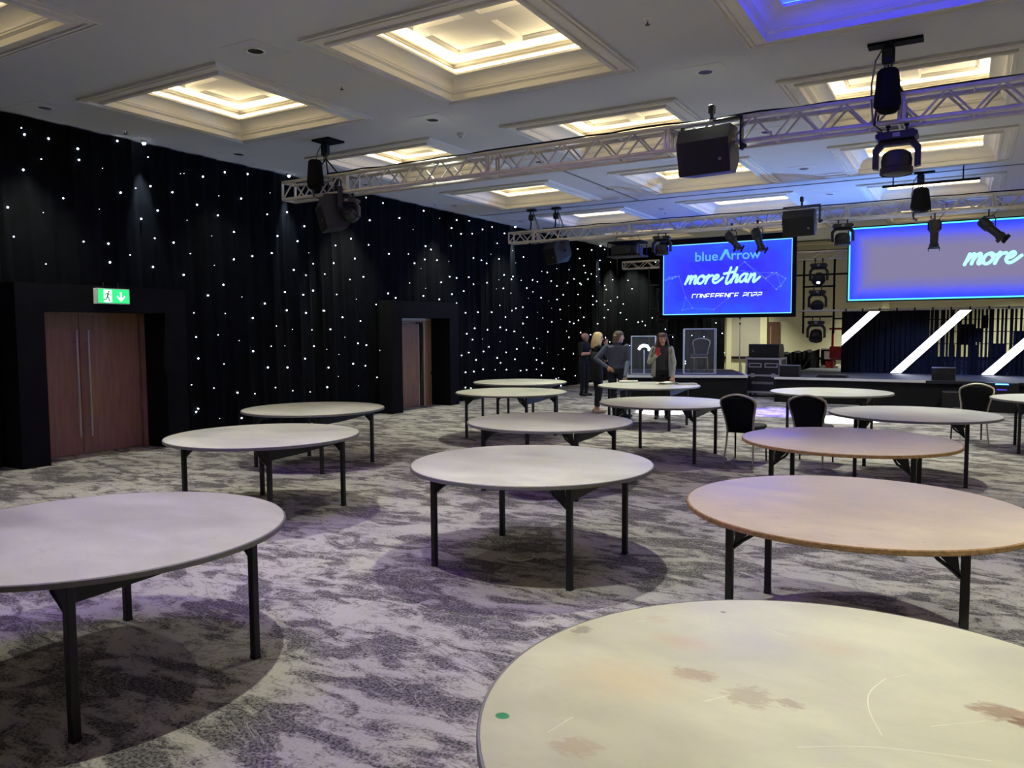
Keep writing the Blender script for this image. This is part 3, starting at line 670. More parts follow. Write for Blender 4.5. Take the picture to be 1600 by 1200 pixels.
# ------------------------------------------------------------------ trusses
def truss(x0, x1, y, zc, h, label, period, joints, chord=0.026, dia=0.0125):
    t = thing('lighting_truss', label, 'truss', (x0, y, zc), 0, 'aluminium lighting trusses')
    L = x1 - x0; c = h - chord
    cm = MB().cyl((0, 0, 0), (L, 0, 0), chord, n=10).mesh('chord', MT['alu'], True)
    for sy in (-1, 1):
        for sz in (-1, 1): link('chord', cm, t, (0, sy * c, sz * c))
    P = period / 2; ms = {}
    for up in (1, -1):
        ms['v', up] = MB().cyl((0, 0, -c * up), (P, 0, c * up), dia, n=6, caps=False).mesh('brace', MT['alu'], True)
        ms['h', up] = MB().cyl((0, -c * up, 0), (P, c * up, 0), dia, n=6, caps=False).mesh('brace', MT['alu'], True)
    n = int(L / P); strut = MB().cyl((0, -c, 0), (0, c, 0), dia, n=6, caps=False).mesh('cross_strut', MT['alu'], True)
    for k in range(n):
        up = 1 if k % 2 == 0 else -1
        for s in (-1, 1): link('brace', ms['v', up], t, (k * P, s * c, 0))
        if k % 4 == 0:
            for s in (-1, 1): link('cross_strut', strut, t, (k * P, 0, s * c))
    pm = MB()
    for o in (-0.022, 0.022):
        for s in (-1, 1):
            pm.box(o - 0.012, o + 0.012, s * c - 0.02, s * c + 0.02, -c, c); pm.box(o - 0.012, o + 0.012, -c, c, s * c - 0.02, s * c + 0.02)
    pm = pm.mesh('joint_frame', MT['alu'])
    for xj in joints: link('joint_frame', pm, t, (xj - x0, 0, 0))
    rc = random.Random(int(L * 10))
    MB().path([(0.9 + i * 0.35, -c * 0.6 + rc.uniform(-0.03, 0.03), c + chord + 0.012 + rc.uniform(0, 0.018)) for i in range(int((L - 1.5) / 0.35))], 0.011, 5).build('cable', MT['matte_black'], t, True)
    em = MB()
    for s in (-1, 1):
        em.box(-0.008, 0.008, s * c - 0.02, s * c + 0.02, -c, c); em.box(-0.008, 0.008, -c, c, s * c - 0.02, s * c + 0.02)
    em.build('end_frame', MT['alu'], t)
    return t
T1Y, T1Z, T2Y, T2Z, T3Y, T3Z = 8.85, 3.925, 16.35, 3.975, 22.7, 3.74
truss(-9.2, 7.4, T1Y, T1Z, 0.155, 'aluminium box truss nearest the camera, crossing the room', 0.46, [-7.9, -5.45, -3.03, -0.62, 1.8, 4.2])
truss(-9.57, 7.4, T2Y, T2Z, 0.145, 'aluminium box truss in front of the screens, second from the camera', 0.46, [-8.9, -6.5, -4.4, -2.05, 0.35, 2.8])
truss(-9.25, 4.9, T3Y, T3Z, 0.125, 'short aluminium truss behind the screens', 0.5, [-3.0, -0.5], 0.02, 0.009)
# ------------------------------------------------------------------ hoists
def hoist(x, y, zt, lab, body=(0.10, 0.125), wide=0.0, plate=(0.34, 0.10), slings=True):
    # body top at z 4.3, below it the truss
    t = thing('chain_hoist', lab, 'hoist', (x, y, 0), 0, 'chain hoists with black bags')
    MB().box(-plate[0] / 2, plate[0] / 2, -plate[1] / 2, plate[1] / 2, HC - 0.03, HC - 0.001).build('ceiling_plate', MT['matte_black'], t)
    MB().cbox((-0.06, 0, HC - 0.13), (0.06, 0.05, 0.09), bev=0.02).build('hook_block', MT['plastic'], t)
    c = MB()
    for dx in (-0.09, -0.06, -0.03): c.cyl((dx, 0, HC - 0.3), (dx, 0, HC - 0.05), 0.008, n=6)
    c.build('chain', MT['steel_black'], t)
    r0, r1 = body
    MB().lathe([(0.0, 4.29), (r0 * 0.8, 4.285), (r0, 4.26), (r1, 3.96), (r1 * 0.97, 3.93), (r1 * 0.5, 3.90), (0, 3.89)], (-0.04, -0.24, 0), 20).build('motor_bag', MT['matte_black'], t, True)
    MB().lathe([(r1 * 0.8, 3.96), (r1 * 0.85, 3.89), (r1 * 0.6, 3.86), (0, 3.85)], (-0.03, -0.27, 0), 16).build('chain_bag', MT['portal'], t, True)
    if slings:
        s = MB()
        for dx, dy in ((-0.17, 0.14), (-0.16, -0.16), (0.12, 0.15)): s.path([(-0.05, 0, 4.35), (dx * 0.8, dy, 4.1), (dx, dy, 3.78), (dx + 0.06, dy * 0.3, 3.745)], 0.012, 6)
        s.build('sling', MT['steel_black'], t, True)
    MB().path([(-0.10, -0.02, 4.58), (-0.17, -0.05, 4.45), (-0.20, -0.1, 4.2), (-0.19, -0.16, 4.0), (-0.17, -0.18, 3.8)], 0.009, 6).build('cable', MT['edge_grey'], t, True)
hoist(-0.70, T1Y, 4.3, 'black bagged chain hoist on the near truss above the large moving head', plate=(0.5, 0.15))
hoist(-8.36, T1Y, 4.3, 'black bagged chain hoist at the left end of the near truss', plate=(0.34, 0.34))
hoist(-0.75, T2Y, 4.3, 'black bagged chain hoist on the far truss in front of the big screen', (0.13, 0.17), 0)
def sling_hanger(x, y, lab):
    t = thing('truss_hanger', lab, 'hanger', (x, y, 0), 0, 'sling hangers of the far truss')
    MB().box(-0.10, 0.10, -0.06, 0.06, HC - 0.06, HC - 0.001).build('ceiling_clamp', MT['steel_black'], t)
    for sx in (-1, 1):
        MB().path([(0.03 * sx, 0, HC - 0.05), (0.08 * sx, 0.12, 4.3), (0.14 * sx, 0.17, 4.05), (0.14 * sx, 0.17, 3.85), (0.08 * sx, 0, 3.80)], 0.017, 6).build('sling', MT['edge_grey'] if sx > 0 else MT['matte_black'], t, True)
    MB().path([(-0.1, -0.17, 3.86), (0, -0.19, 3.82), (0.12, -0.17, 3.88), (0.16, -0.1, 4.1), (0.04, 0, 4.5)], 0.012, 6).build('safety_cable', MT['chrome'], t, True)
    MB().cbox((0, 0, 4.42), (0.07, 0.05, 0.07), bev=0.02).build('hook_block', MT['plastic'], t)
sling_hanger(-8.98, T2Y - 0.05, 'sling hanger at the very left end of the far truss')
sling_hanger(-8.35, T2Y, 'sling hanger over the left speaker of the far truss')
# ------------------------------------------------------------------ hanging loudspeakers
def hung_speaker(x, y, zc, lab, rz=0, tilt=14, s=1.0, ztop=3.78):
    t = thing('hanging_loudspeaker', lab, 'loudspeaker', (x, y, zc), math.radians(rz), 'black loudspeakers hung from the trusses')
    t.scale = (s, s, s)
    B = MB()
    # front at -y; the cabinet narrows to the back; bent front with an upper facet
    fr = [(-0.31, -0.20), (0.31, -0.20), (0.31, 0.16), (0.28, 0.26), (-0.28, 0.26), (-0.31, 0.16)]
    rot = Matrix.Rotation(math.radians(tilt), 4, 'X')
    side = [(-0.21, -0.24), (-0.24, 0.12), (-0.16, 0.26), (0.20, 0.24), (0.22, -0.10), (0.10, -0.25)]
    n = len(side)
    vs = [(-0.30 if sgn < 0 else 0.30, yy, zz) for sgn in (-1, 1) for yy, zz in side]
    vs = [((xx * (0.80 if yy > 0 else 1.0)), yy, zz) for xx, yy, zz in vs]
    B.add(vs, [tuple(range(n)), tuple(range(n, 2 * n))[::-1]] + [(i, n + i, n + (i + 1) % n, (i + 1) % n) for i in range(n)]).xf(rot)
    B.build('cabinet', MT['plastic'], t)
    G = MB().add([(-0.285, -0.222, -0.225), (0.285, -0.222, -0.225), (0.285, -0.246, 0.11), (-0.285, -0.246, 0.11)], [(0, 1, 2, 3)])
    G.add([(-0.285, -0.214, -0.225), (0.285, -0.214, -0.225), (0.285, -0.238, 0.11), (-0.285, -0.238, 0.11)], [(3, 2, 1, 0)]).xf(rot)
    G.build('grille', MT['grille'], t)
    MB().lathe([(0.012, -0.006), (0.018, 0.0), (0.014, 0.004)], (0.20, -0.245, -0.10), 12, axis='y').xf(rot).build('badge', MT['grey_card'], t)
    yk = MB()
    for sx in (-1, 1):
        yk.prism([(sx * 0.335, -0.02), (sx * 0.355, -0.02), (sx * 0.355, 0.34), (sx * 0.335, 0.34)], -0.02, 0.05, 'y')
    yk.box(-0.355, 0.355, -0.02, 0.05, 0.325, 0.345)
    yk.build('yoke', MT['steel_black'], t)
    for sx in (-1, 1): MB().lathe([(0.03, 0.0), (0.03, 0.02 * sx), (0.018, 0.045 * sx), (0, 0.05 * sx)], (0.355 * sx, 0.015, 0.02), 10, axis='x').build('side_knob', MT['plastic'], t, True)
    cl = MB().cyl((0, 0.015, 0.34), (0, 0.015, 0.44), 0.02); cl.cbox((0, 0.015, 0.47), (0.03, 0.04, 0.05), bev=0.01)
    cl.build('clamp', MT['steel_black'], t)
    return t
hung_speaker(-2.52, 8.72, 3.72, 'large black loudspeaker hanging from the middle of the near truss', -7, 8)
hung_speaker(-8.25, 8.86, 3.53, 'black loudspeaker hanging at the left end of the near truss, turned to the left', -38, 10)
hung_speaker(-2.87, 16.2, 3.82, 'black loudspeaker on the far truss between the two screens', -6, 8)
hung_speaker(-8.35, 16.45, 3.58, 'black loudspeaker hanging at the left end of the far truss', -38, 10)
# ------------------------------------------------------------------ moving head lights
def moving_head(x, y, ztop, lab, pan=0, tilt=0, s=1.0, lens_em=0.0, group='moving head stage lights', spot=None, squash=0.72):
    t = thing('moving_head_light', lab, 'stage light', (x, y, ztop), math.radians(pan), group)
    t.scale = (s, s, s * squash)
    for dx in (-0.09, 0.09):
        c = MB().cyl((dx, 0, -0.10), (dx, 0, 0.0), 0.014); c.lathe([(0.024, -0.022), (0.034, -0.022), (0.034, 0.022), (0.024, 0.022)], (dx, 0, 0.03), 12, axis='x', caps=False)
        c.build('clamp', MT['steel_black'], t)
    o = [(-0.205, -0.015), (-0.175, -0.05), (0.175, -0.05), (0.205, -0.015), (0.205, 0.03), (0.17, 0.06), (-0.17, 0.06), (-0.205, 0.03)]
    base = MB().prism([(u, w - 0.155) for u, w in o], -0.13, 0.13, 'y').build('base', MT['plastic'], t)
    MB().box(-0.035, 0.035, -0.134, -0.13, -0.18, -0.12).build('display', MT['grey_card'], base)
    yo = [(-0.235, -0.60), (-0.235, -0.32), (-0.17, -0.208), (0.17, -0.208), (0.235, -0.32), (0.235, -0.60), (0.175, -0.62), (0.175, -0.35), (0.125, -0.275), (-0.125, -0.275), (-0.175, -0.35), (-0.175, -0.62)]
    ym = MB()
    for quad in ((0, 1, 10, 11), (1, 2, 9, 10), (2, 3, 8, 9), (3, 4, 7, 8), (4, 5, 6, 7)): ym.prism([yo[q] for q in quad], -0.055, 0.055, 'y')
    ym.build('yoke', MT['plastic'], t)
    h = MB().lathe([(0.0, 0.20), (0.09, 0.19), (0.135, 0.15), (0.155, 0.05), (0.15, -0.05), (0.165, -0.07), (0.165, -0.16), (0.15, -0.17), (0.15, -0.15), (0, -0.15)], n=24)
    hd = h.build('head', MT['plastic'], t, True, (0, 0, -0.545), (math.radians(tilt), 0, 0))
    MB().lathe([(0.0, -0.155), (0.145, -0.155), (0.10, -0.172), (0, -0.178)], n=20).build('lens', MT['case'], hd, True)
    if lens_em: MB().ball((0, 0.05, -0.172), (0.045, 0.045, 0.012), 12, 6).build('lamp_glow', emit('lens_glow', (235, 240, 255), lens_em, sample=False), hd, True)
    if spot: spot_light('beam', t, (0, 0, -0.80), Vector(spot[0]), *spot[1:])
    return t
moving_head(-0.655, 8.76, 3.755, 'large moving head light hanging below the near truss at the right', 0, 0, 0.92)
moving_head(-7.93, 8.80, 3.755, 'moving head light beside the left loudspeaker of the near truss', 20, 60, 0.72)
moving_head(-5.75, 16.28, 3.83, 'moving head light at the top left corner of the left screen', 10, 0, 0.90)
moving_head(-2.12, 16.28, 3.82, 'moving head light at the left edge of the big screen', 10, 0, 0.90)
for k, (z, lab, tl) in enumerate(((3.60, 'uppermost moving head light on the ladder between the screens', 60), (2.88, 'middle moving head light on the ladder between the screens', 78), (2.05, 'lowest moving head light on the ladder between the screens', 40))):
    moving_head(-3.51 - 0.02 * k, 22.52, z, lab, 5, -tl, 1.05, 12.0 if k == 0 else 0.0, squash=0.85)
# ladder frame that carries them
t = thing('pipe_ladder', 'black pipe ladder hanging between the two screens', 'rigging frame', (-3.51, 22.58, 0))
for sx in (-1, 1): MB().cyl((0.39 * sx, 0, 1.62), (0.39 * sx, 0, 3.62), 0.028, n=8).build('upright', MT['matte_black'], t, True)
for z in (3.22, 2.90, 2.08): MB().cyl((-0.42 if z < 3 else -0.75, 0, z), (0.42 if z < 3 else 0.9, 0, z), 0.024, n=8).build('rung', MT['matte_black'], t, True)
t = thing('pipe_ladder', 'dark pipe ladder left of the left screen', 'rigging frame', (-7.98, 22.58, 0))
for sx in (-1, 1): MB().cyl((0.40 * sx, 0, 0.7), (0.40 * sx, 0, 3.62), 0.02, n=8).build('upright', MT['steel_black'], t, True)
for z in (3.1, 2.4, 1.6): MB().cyl((-0.42, 0, z), (0.42, 0, z), 0.018, n=8).build('rung', MT['steel_black'], t, True)
for k, z in enumerate((3.05, 2.35, 1.55)):
    moving_head(-7.9, 22.42, z, ['uppermost', 'middle', 'lowest'][k] + ' dark moving head on the ladder left of the left screen', 8, -60, 0.78)
# ------------------------------------------------------------------ profile spots
def profile_spot(x, y, ztop, lab, pan, tilt, s=1.0):
    t = thing('profile_spotlight', lab, 'spotlight', (x, y, ztop), 0, 'black profile spots on the far truss'); t.scale = (s, s, s)
    c = MB().cyl((0, 0, -0.10), (0, 0, 0), 0.013); c.lathe([(0.024, -0.02), (0.034, -0.02), (0.034, 0.02), (0.024, 0.02)], (0, 0, 0.03), 12, axis='x', caps=False); c.build('clamp', MT['steel_black'], t)
    MB().path([(-0.11, 0, -0.30), (-0.11, 0, -0.16), (-0.08, 0, -0.11), (0.08, 0, -0.11), (0.11, 0, -0.16), (0.11, 0, -0.30)], 0.011, 6).build('yoke', MT['steel_black'], t)
    b = MB().lathe([(0, -0.19), (0.085, -0.185), (0.10, -0.15), (0.10, 0.02), (0.075, 0.05), (0.07, 0.26), (0.085, 0.27), (0.085, 0.34), (0.075, 0.345), (0.0, 0.33)], n=18, axis='z')
    hd = b.build('barrel', MT['plastic'], t, True, (0, 0, -0.30), Euler((math.radians(tilt), 0, math.radians(pan)), 'XYZ'))
    g = MB(); g.box(-0.09, 0.09, -0.004, 0.004, 0.34, 0.36); g.box(-0.10, -0.09, -0.09, 0.09, 0.33, 0.40); g.box(0.09, 0.10, -0.09, 0.09, 0.33, 0.40)
    g.build('gel_frame', MT['plastic'], hd)
    MB().path([(0.05, 0.02, -0.12), (0.16, 0.06, 0.02), (0.2, 0.05, 0.2), (0.05, 0.03, 0.28)], 0.006, 6).build('cable', MT['plastic'], t, True)
profile_spot(-4.24, 16.25, 3.88, 'black profile spot hanging in front of the left screen, left one of two', 50, 132, 0.9)
profile_spot(-3.72, 16.25, 3.90, 'black profile spot hanging in front of the left screen, right one of two', 40, 145, 0.95)
profile_spot(-0.56, 16.25, 3.82, 'black profile spot hanging straight down in front of the big screen', 0, 178, 0.95)
profile_spot(0.28, 16.25, 3.82, 'black profile spot tilted to the right in front of the big screen', 60, 132, 0.95)
# ------------------------------------------------------------------ projector in its cradle
t = thing('projector', 'black projector in a cradle under the far truss left of the left screen', 'projector', (-6.6, 16.4, 3.36))
MB().cbox((0, 0, 0.16), (0.30, 0.22, 0.11), bev=0.02).build('projector_body', MT['plastic'], t)
MB().cbox((0.02, 0, 0.335), (0.38, 0.25, 0.02), bev=0.008).build('top_plate', MT['matte_black'], t)
MB().cbox((0, 0, 0.03), (0.40, 0.26, 0.015), bev=0.005).build('tray', MT['steel_black'], t)
MB().lathe([(0.05, 0), (0.06, -0.05), (0.055, -0.06), (0, -0.05)], (0.12, -0.22, 0.17), 14, axis='y').build('projector_lens', MT['case'], t, True)
for sx in (-1, 1):
    for sy in (-1, 1): MB().cyl((0.37 * sx, 0.23 * sy, 0.0), (0.37 * sx, 0.23 * sy, 0.34), 0.012, n=6).build('post', MT['steel_black'], t)
    MB().path([(0.34 * sx, 0, 0.34), (0.22 * sx, 0, 0.50)], 0.006, 6).build('hanging_wire', MT['steel_black'], t)
# black pipe hung under the coffer at the right
t = thing('pipe_bar', 'black pipe bar hung below the ceiling above the far truss', 'pipe', (-0.65, 16.1, 4.37))
MB().cyl((-0.78, 0, 0), (0.78, 0, 0), 0.022, n=8).build('pipe', MT['matte_black'], t, True)
for x in (-0.6, 0.52): MB().cyl((x, 0, 0), (x, 0, HC - 4.37), 0.012, n=6).build('drop_rod', MT['matte_black'], t)

# ------------------------------------------------------------------ stages
def main_stage():
    t = thing('main_stage', 'long black main stage below the big screen', 'stage', (0, 0, 0))
    x0, x1, y0, y1, z = -3.95, 6.3, 19.2, 24.2, 0.60
    MB().box(x0, x1, y0, y1, z - 0.06, z).build('deck', MT['stage_deck'], t)
    n = int((x1 - x0) / 0.06); vs = []; fs = []
    for j, zz in enumerate((0.01, z - 0.06)):
        for i in range(n + 1): vs.append((x0 + (x1 - x0) * i / n, y0 + 0.02 + 0.015 * math.sin(i * 1.1) * (1.2 - j), zz))
    for i in range(n): fs.append((i, i + 1, n + 2 + i, n + 1 + i))
    MB().add(vs, fs).build('skirt', MT['stage_skirt'], t, True)
    MB().box(x0, x0 + 0.02, y0, y1, 0.01, z - 0.06).build('skirt', MT['stage_skirt'], t)
    MB().box(x0, -0.74, y0 - 0.015, y0 + 0.03, z - 0.045, z + 0.006).build('edge_strip', MT['white'], t)
    MB().box(-0.74, x1, y0 - 0.012, y0 + 0.03, z - 0.05, z + 0.004).build('edge_strip', MT['steel_black'], t)
main_stage()
def side_stage():
    A, B = Vector((-7.42, 18.45, 0)), Vector((-4.66, 19.55, 0))
    d = (B - A); L = d.length; ang = math.atan2(d.y, d.x)
    t = thing('side_stage', 'low square side stage below the left screen with white edging', 'stage', A, ang)
    D = 3.0
    MB().box(0, L, 0, D, 0.54, 0.60).build('deck', MT['stage_deck'], t)
    MB().box(0.01, L - 0.01, 0.015, D - 0.01, 0.005, 0.54).build('skirt', MT['stage_skirt'], t)
    for (a, b, c, e) in ((0, L, -0.012, 0.03), (0, L, D - 0.03, D + 0.01), (-0.01, 0.03, 0.03, D - 0.03), (L - 0.03, L + 0.01, 0.03, D - 0.03)):
        MB().box(a, b, c, e, 0.545, 0.607).build('edge_strip', MT['white'], t)
side_stage()
# ------------------------------------------------------------------ screens
def screen_mat(name, c0, c1, edge, w, h, s, vig=1.0, stops=None):
    m, nt, b = new_mat(name)
    tc = nt.nodes.new('ShaderNodeTexCoord'); sp = nt.nodes.new('ShaderNodeSeparateXYZ'); nt.links.new(tc.outputs['Object'], sp.inputs[0])
    def mth(op, a, v=None):
        n = nt.nodes.new('ShaderNodeMath'); n.operation = op
        for i, q in enumerate((a, v)):
            if q is None: continue
            if isinstance(q, (int, float)): n.inputs[i].default_value = q
            else: nt.links.new(q, n.inputs[i])
        return n.outputs[0]
    ax = mth('SUBTRACT', w / 2, mth('ABSOLUTE', sp.outputs[0])); az = mth('SUBTRACT', h / 2, mth('ABSOLUTE', sp.outputs[2]))
    dm = mth('MINIMUM', ax, az)
    nz = noise(nt, 0.9, 4, 0.6, 0.8)
    d2 = mth('ADD', dm, mth('MULTIPLY', mth('SUBTRACT', nz.outputs[0], 0.5), 0.12 * vig))
    r = ramp(nt, mth('DIVIDE', d2, h / 2), stops or [(0.0, tuple(edge)), (0.10, tuple(edge)), (0.62, tuple(c0))])
    n2 = noise(nt, 1.4, 5, 0.6, 1.2)
    rr = ramp(nt, n2.outputs[0], [(0.35, (0, 0, 0)), (0.7, (1, 1, 1))])
    c = mixc(nt, rr.outputs[0], r.outputs[0], tuple(c1)) if c1 else r.outputs[0]
    nt.links.new(c, b.inputs['Emission Color']); b.inputs['Emission Strength'].default_value = s
    b.inputs['Base Color'].default_value = (0.01, 0.01, 0.015, 1); b.inputs['Roughness'].default_value = 0.6
    return m
def ribbon(mb, pts, w, y=0.0, smooth=True):
    P = catmull(pts) if smooth else pts
    L = []; R = []
    for i, p in enumerate(P):
        a, b = P[max(0, i - 1)], P[min(len(P) - 1, i + 1)]
        dx, dz = b[0] - a[0], b[1] - a[1]; l = math.hypot(dx, dz) or 1
        nx, nz = -dz / l, dx / l
        L.append((p[0] + nx * w / 2, y, p[1] + nz * w / 2)); R.append((p[0] - nx * w / 2, y, p[1] - nz * w / 2))
    n = len(P)
    mb.add(L + R, [(i, i + n, i + n + 1, i + 1) for i in range(n - 1)])
    if smooth:
        for p in (P[0], P[-1]):
            mb.add([(p[0] + w / 2 * math.cos(2 * PI * k / 10), y, p[1] + w / 2 * math.sin(2 * PI * k / 10)) for k in range(10)], [tuple(range(10))])
SCRIPT = {
 'm': (1.05, [[(0, 0), (.10, .5), (.17, .95)], [(.10, .3), (.30, .80), (.45, .95), (.50, .75), (.43, .05)], [(.46, .35), (.66, .82), (.83, .95), (.90, .75), (.83, .2), (.90, .02), (1.05, .18)]]),
 'o': (.78, [[(.45, .95), (.18, .80), (.06, .40), (.18, .04), (.45, .06), (.64, .42), (.60, .82), (.42, .95), (.55, .72), (.85, .80)]]),
 'r': (.62, [[(.05, 0), (.14, .5), (.20, .98)], [(.12, .45), (.32, .82), (.58, .92)]]),
 'e': (.80, [[(.06, .42), (.36, .52), (.52, .78), (.38, .97), (.14, .72), (.08, .30), (.26, .02), (.55, .14), (.95, .62)]]),
 't': (.55, [[(.34, 1.75), (.24, .95), (.16, .10), (.26, -.12), (.42, .0), (.60, .35)], [(-.18, 1.05), (.3, 1.16), (.62, 1.22)]]),
 'h': (.72, [[(.32, 1.72), (.20, .9), (.06, .0)], [(.12, .35), (.34, .82), (.50, .86), (.52, .60), (.46, .12), (.56, .02), (.76, .35)]]),
 'a': (.78, [[(.62, .88), (.36, .96), (.10, .62), (.08, .18), (.28, .04), (.52, .40), (.66, .92)], [(.66, .92), (.58, .35), (.64, .06), (.84, .25)]]),
 'n': (.98, [[(.05, 0), (.14, .5), (.18, .90)], [(.10, .3), (.34, .80), (.52, .88), (.56, .62), (.50, .15), (.62, .0), (1.0, .52)]])}
def script_word(mb, word, x, z, hx, wx, w, y, slant=0.16):
    for ch_ in word:
        if ch_ == ' ': x += wx * 0.35; continue
        adv, strokes = SCRIPT[ch_]
        for s in strokes: ribbon(mb, [(x + (p + slant * q) * wx, z + q * hx) for p, q in s], w, y)
        x += adv * wx
    return x
TECH = {'C': [[(1, 1), (0, 1), (0, .35), (.15, .35)]], 'O': [[(0, .35), (0, 1), (1, 1), (1, .35)]], 'N': [[(0, .35), (0, 1), (.1, 1), (.95, .35), (1, .35), (1, 1)]], 'F': [[(1, 1), (0, 1), (0, .35)], [(0, .58), (.8, .58)]],
        'E': [[(1, 1), (0, 1), (0, .35)], [(0, .58), (.85, .58)]], 'R': [[(0, .35), (0, 1), (1, 1), (1, .62), (0, .60)]], '2': [[(0, 1), (1, 1), (1, .60), (.1, .60), (0, .35)]], '0': [[(0, .35), (0, 1), (1, 1), (1, .35)]]}
def text_mesh(name, body, size, m, parent, loc, xscale=1.0, bold=0.0):
    cu = bpy.data.curves.new(name, 'FONT'); cu.body = body; cu.size = size; cu.offset = bold
    tmp = bpy.data.objects.new('tmp', cu); COL.objects.link(tmp)
    dg = bpy.context.evaluated_depsgraph_get()
    me = bpy.data.meshes.new_from_object(tmp.evaluated_get(dg)); bpy.data.objects.remove(tmp); bpy.data.curves.remove(cu)
    me.name = name; me.materials.clear(); me.materials.append(m)
    xs = [v.co.x for v in me.vertices]; a, k = min(xs), xscale / (max(xs) - min(xs))
    for v in me.vertices: x, y, z = v.co; v.co = ((x - a) * k, 0, y)
    o = link(name, me, parent, loc)
    return o
CY_M = emit('screen_cyan', (90, 225, 255), 1.5); WH_M = emit('screen_white', (232, 250, 255), 1.35); LB_M = emit('screen_light_blue', (84, 166, 255), 1.25); MINT = emit('screen_mint', (170, 250, 250), 1.3); LINE = emit('screen_plexus', (96, 134, 255), 1.2); DOT = emit('screen_plexus_dot', (150, 190, 255), 1.2)
def border(t, w, h, m, b):
    mb = MB()
    for (x0, x1, z0, z1) in ((-w / 2, w / 2, h / 2 - b, h / 2), (-w / 2, w / 2, -h / 2, -h / 2 + b), (-w / 2, -w / 2 + b, -h / 2 + b, h / 2 - b), (w / 2 - b, w / 2, -h / 2 + b, h / 2 - b)):
        mb.add([(x0, -0.004, z0), (x1, -0.004, z0), (x1, -0.004, z1), (x0, -0.004, z1)], [(0, 1, 2, 3)])
    return mb.build('lit_border', m, t)
def left_screen():
    x0, x1, z0, z1 = -7.55, -4.01, 2.17, 4.14; w, h = x1 - x0, z1 - z0; cx, cz = (x0 + x1) / 2, (z0 + z1) / 2
    t = thing('projection_screen', 'left blue screen reading blueArrow more than', 'screen', (cx, 21.5, cz), 0, 'blue screens over the stages')
    MB().add([(-w / 2, 0, -h / 2), (w / 2, 0, -h / 2), (w / 2, 0, h / 2), (-w / 2, 0, h / 2)], [(0, 1, 2, 3)]).build('picture', screen_mat('left_screen_picture', [0.0045, 0.0035, 0.62], [0.008, 0.009, 0.66], [0.005, 0.020, 0.85], w, h, 5.0), t)
    f = MB(); b = 0.10
    f.box(-w / 2 - b, w / 2 + b, 0.004, 0.05, -h / 2 - b, h / 2 + b)
    for (a, c, d, e) in ((-w / 2 - b, w / 2 + b, h / 2, h / 2 + b + 0.06), (-w / 2 - b, w / 2 + b, -h / 2 - b, -h / 2), (-w / 2 - b, -w / 2, -h / 2, h / 2), (w / 2, w / 2 + b, -h / 2, h / 2)): f.box(a, c, -0.03, 0.05, d, e)
    f.build('frame', MT['matte_black'], t)
    for sx in (-1, 1):
        for dz in (-0.105, 0.105): MB().box(sx * w * 0.3 - 0.02, sx * w * 0.3 + 0.02, 0.05, T3Y - 0.10 - 21.5, T3Z + dz - cz - 0.02, T3Z + dz - cz + 0.02).build('wall_bracket', MT['steel_black'], t)
    border(t, w, h, emit('left_screen_border', (120, 215, 255), 1.5), 0.022)
    # logo
    lx = -6.62 - cx; z = 3.655 - cz
    text_mesh('logo_text', 'blue', 0.36, LB_M, t, (lx, -0.006, z), 0.64, 0.004)
    text_mesh('logo_text', 'rrow', 0.36, LB_M, t, (lx + 1.01, -0.006, z), 0.78, 0.004)
    mb = MB(); ax = lx + 0.70
    mb.add([(ax - 0.03, -0.006, z), (ax + 0.05, -0.006, z), (ax + 0.165, -0.006, z + 0.19), (ax + 0.125, -0.006, z + 0.29)], [(0, 1, 2, 3)])
    mb.add([(ax + 0.205, -0.006, z + 0.29), (ax + 0.125, -0.006, z + 0.29), (ax + 0.165, -0.006, z + 0.19)], [(0, 1, 2)])
    mb.add([(ax + 0.205, -0.006, z + 0.29), (ax + 0.165, -0.006, z + 0.19), (ax + 0.21, -0.006, z + 0.075), (ax + 0.30, -0.006, z)], [(0, 1, 2, 3)])
    mb.build('logo_arrow', LB_M, t)
    mb = MB(); script_word(mb, 'more than', -6.90 - cx, 3.03 - cz, 0.235, 0.305, 0.062, -0.008); mb.build('script_text', MINT, t)
    mb = MB(); x = -6.70 - cx; zz = 2.585 - cz
    for c_ in 'CONFERENCE 2022':
        if c_ == ' ': x += 0.09; mb.build('caption_text', WH_M, t); mb = MB(); continue
        for s in TECH[c_]: ribbon(mb, [(x + (p + 0.35 * (q - 0.35)) * 0.095, zz + q * 0.155) for p, q in s], 0.026, -0.008, False)
        x += 0.132
    mb.build('caption_text', WH_M, t)
    mb = MB(); dots = MB(); rnd = random.Random(3)
    hub = [(-1.7 + 0.10 * k, 0.05 + 0.25 * rnd.random() - 0.1) for k in range(5)] + [(0.25 + 0.28 * k, (0.22, 0.42, 0.12, -0.05, -0.35)[k]) for k in range(5)] + [(1.25 + 0.12 * k, 0.1 - 0.22 * rnd.random() * k) for k in range(4)] + [(-0.3, -0.85), (0.1, -0.55), (-1.1, -0.5), (-1.2, -0.85), (-0.9, -0.8)]
    for i, p in enumerate(hub):
        dots.add([(p[0] + 0.014 * math.cos(k), -0.0075, p[1] + 0.014 * math.sin(k)) for k in (0, 1.05, 2.1, 3.14, 4.2, 5.2)], [(0, 1, 2, 3, 4, 5)])
        near = sorted(hub, key=lambda q: math.hypot(q[0] - p[0], q[1] - p[1]))[1:4]
        for q in near:
            if math.hypot(q[0] - p[0], q[1] - p[1]) < 0.75: ribbon(mb, [p, q], 0.007, -0.005, False)
    mb.build('plexus_lines', LINE, t); dots.build('plexus_dots', DOT, t)
left_screen()
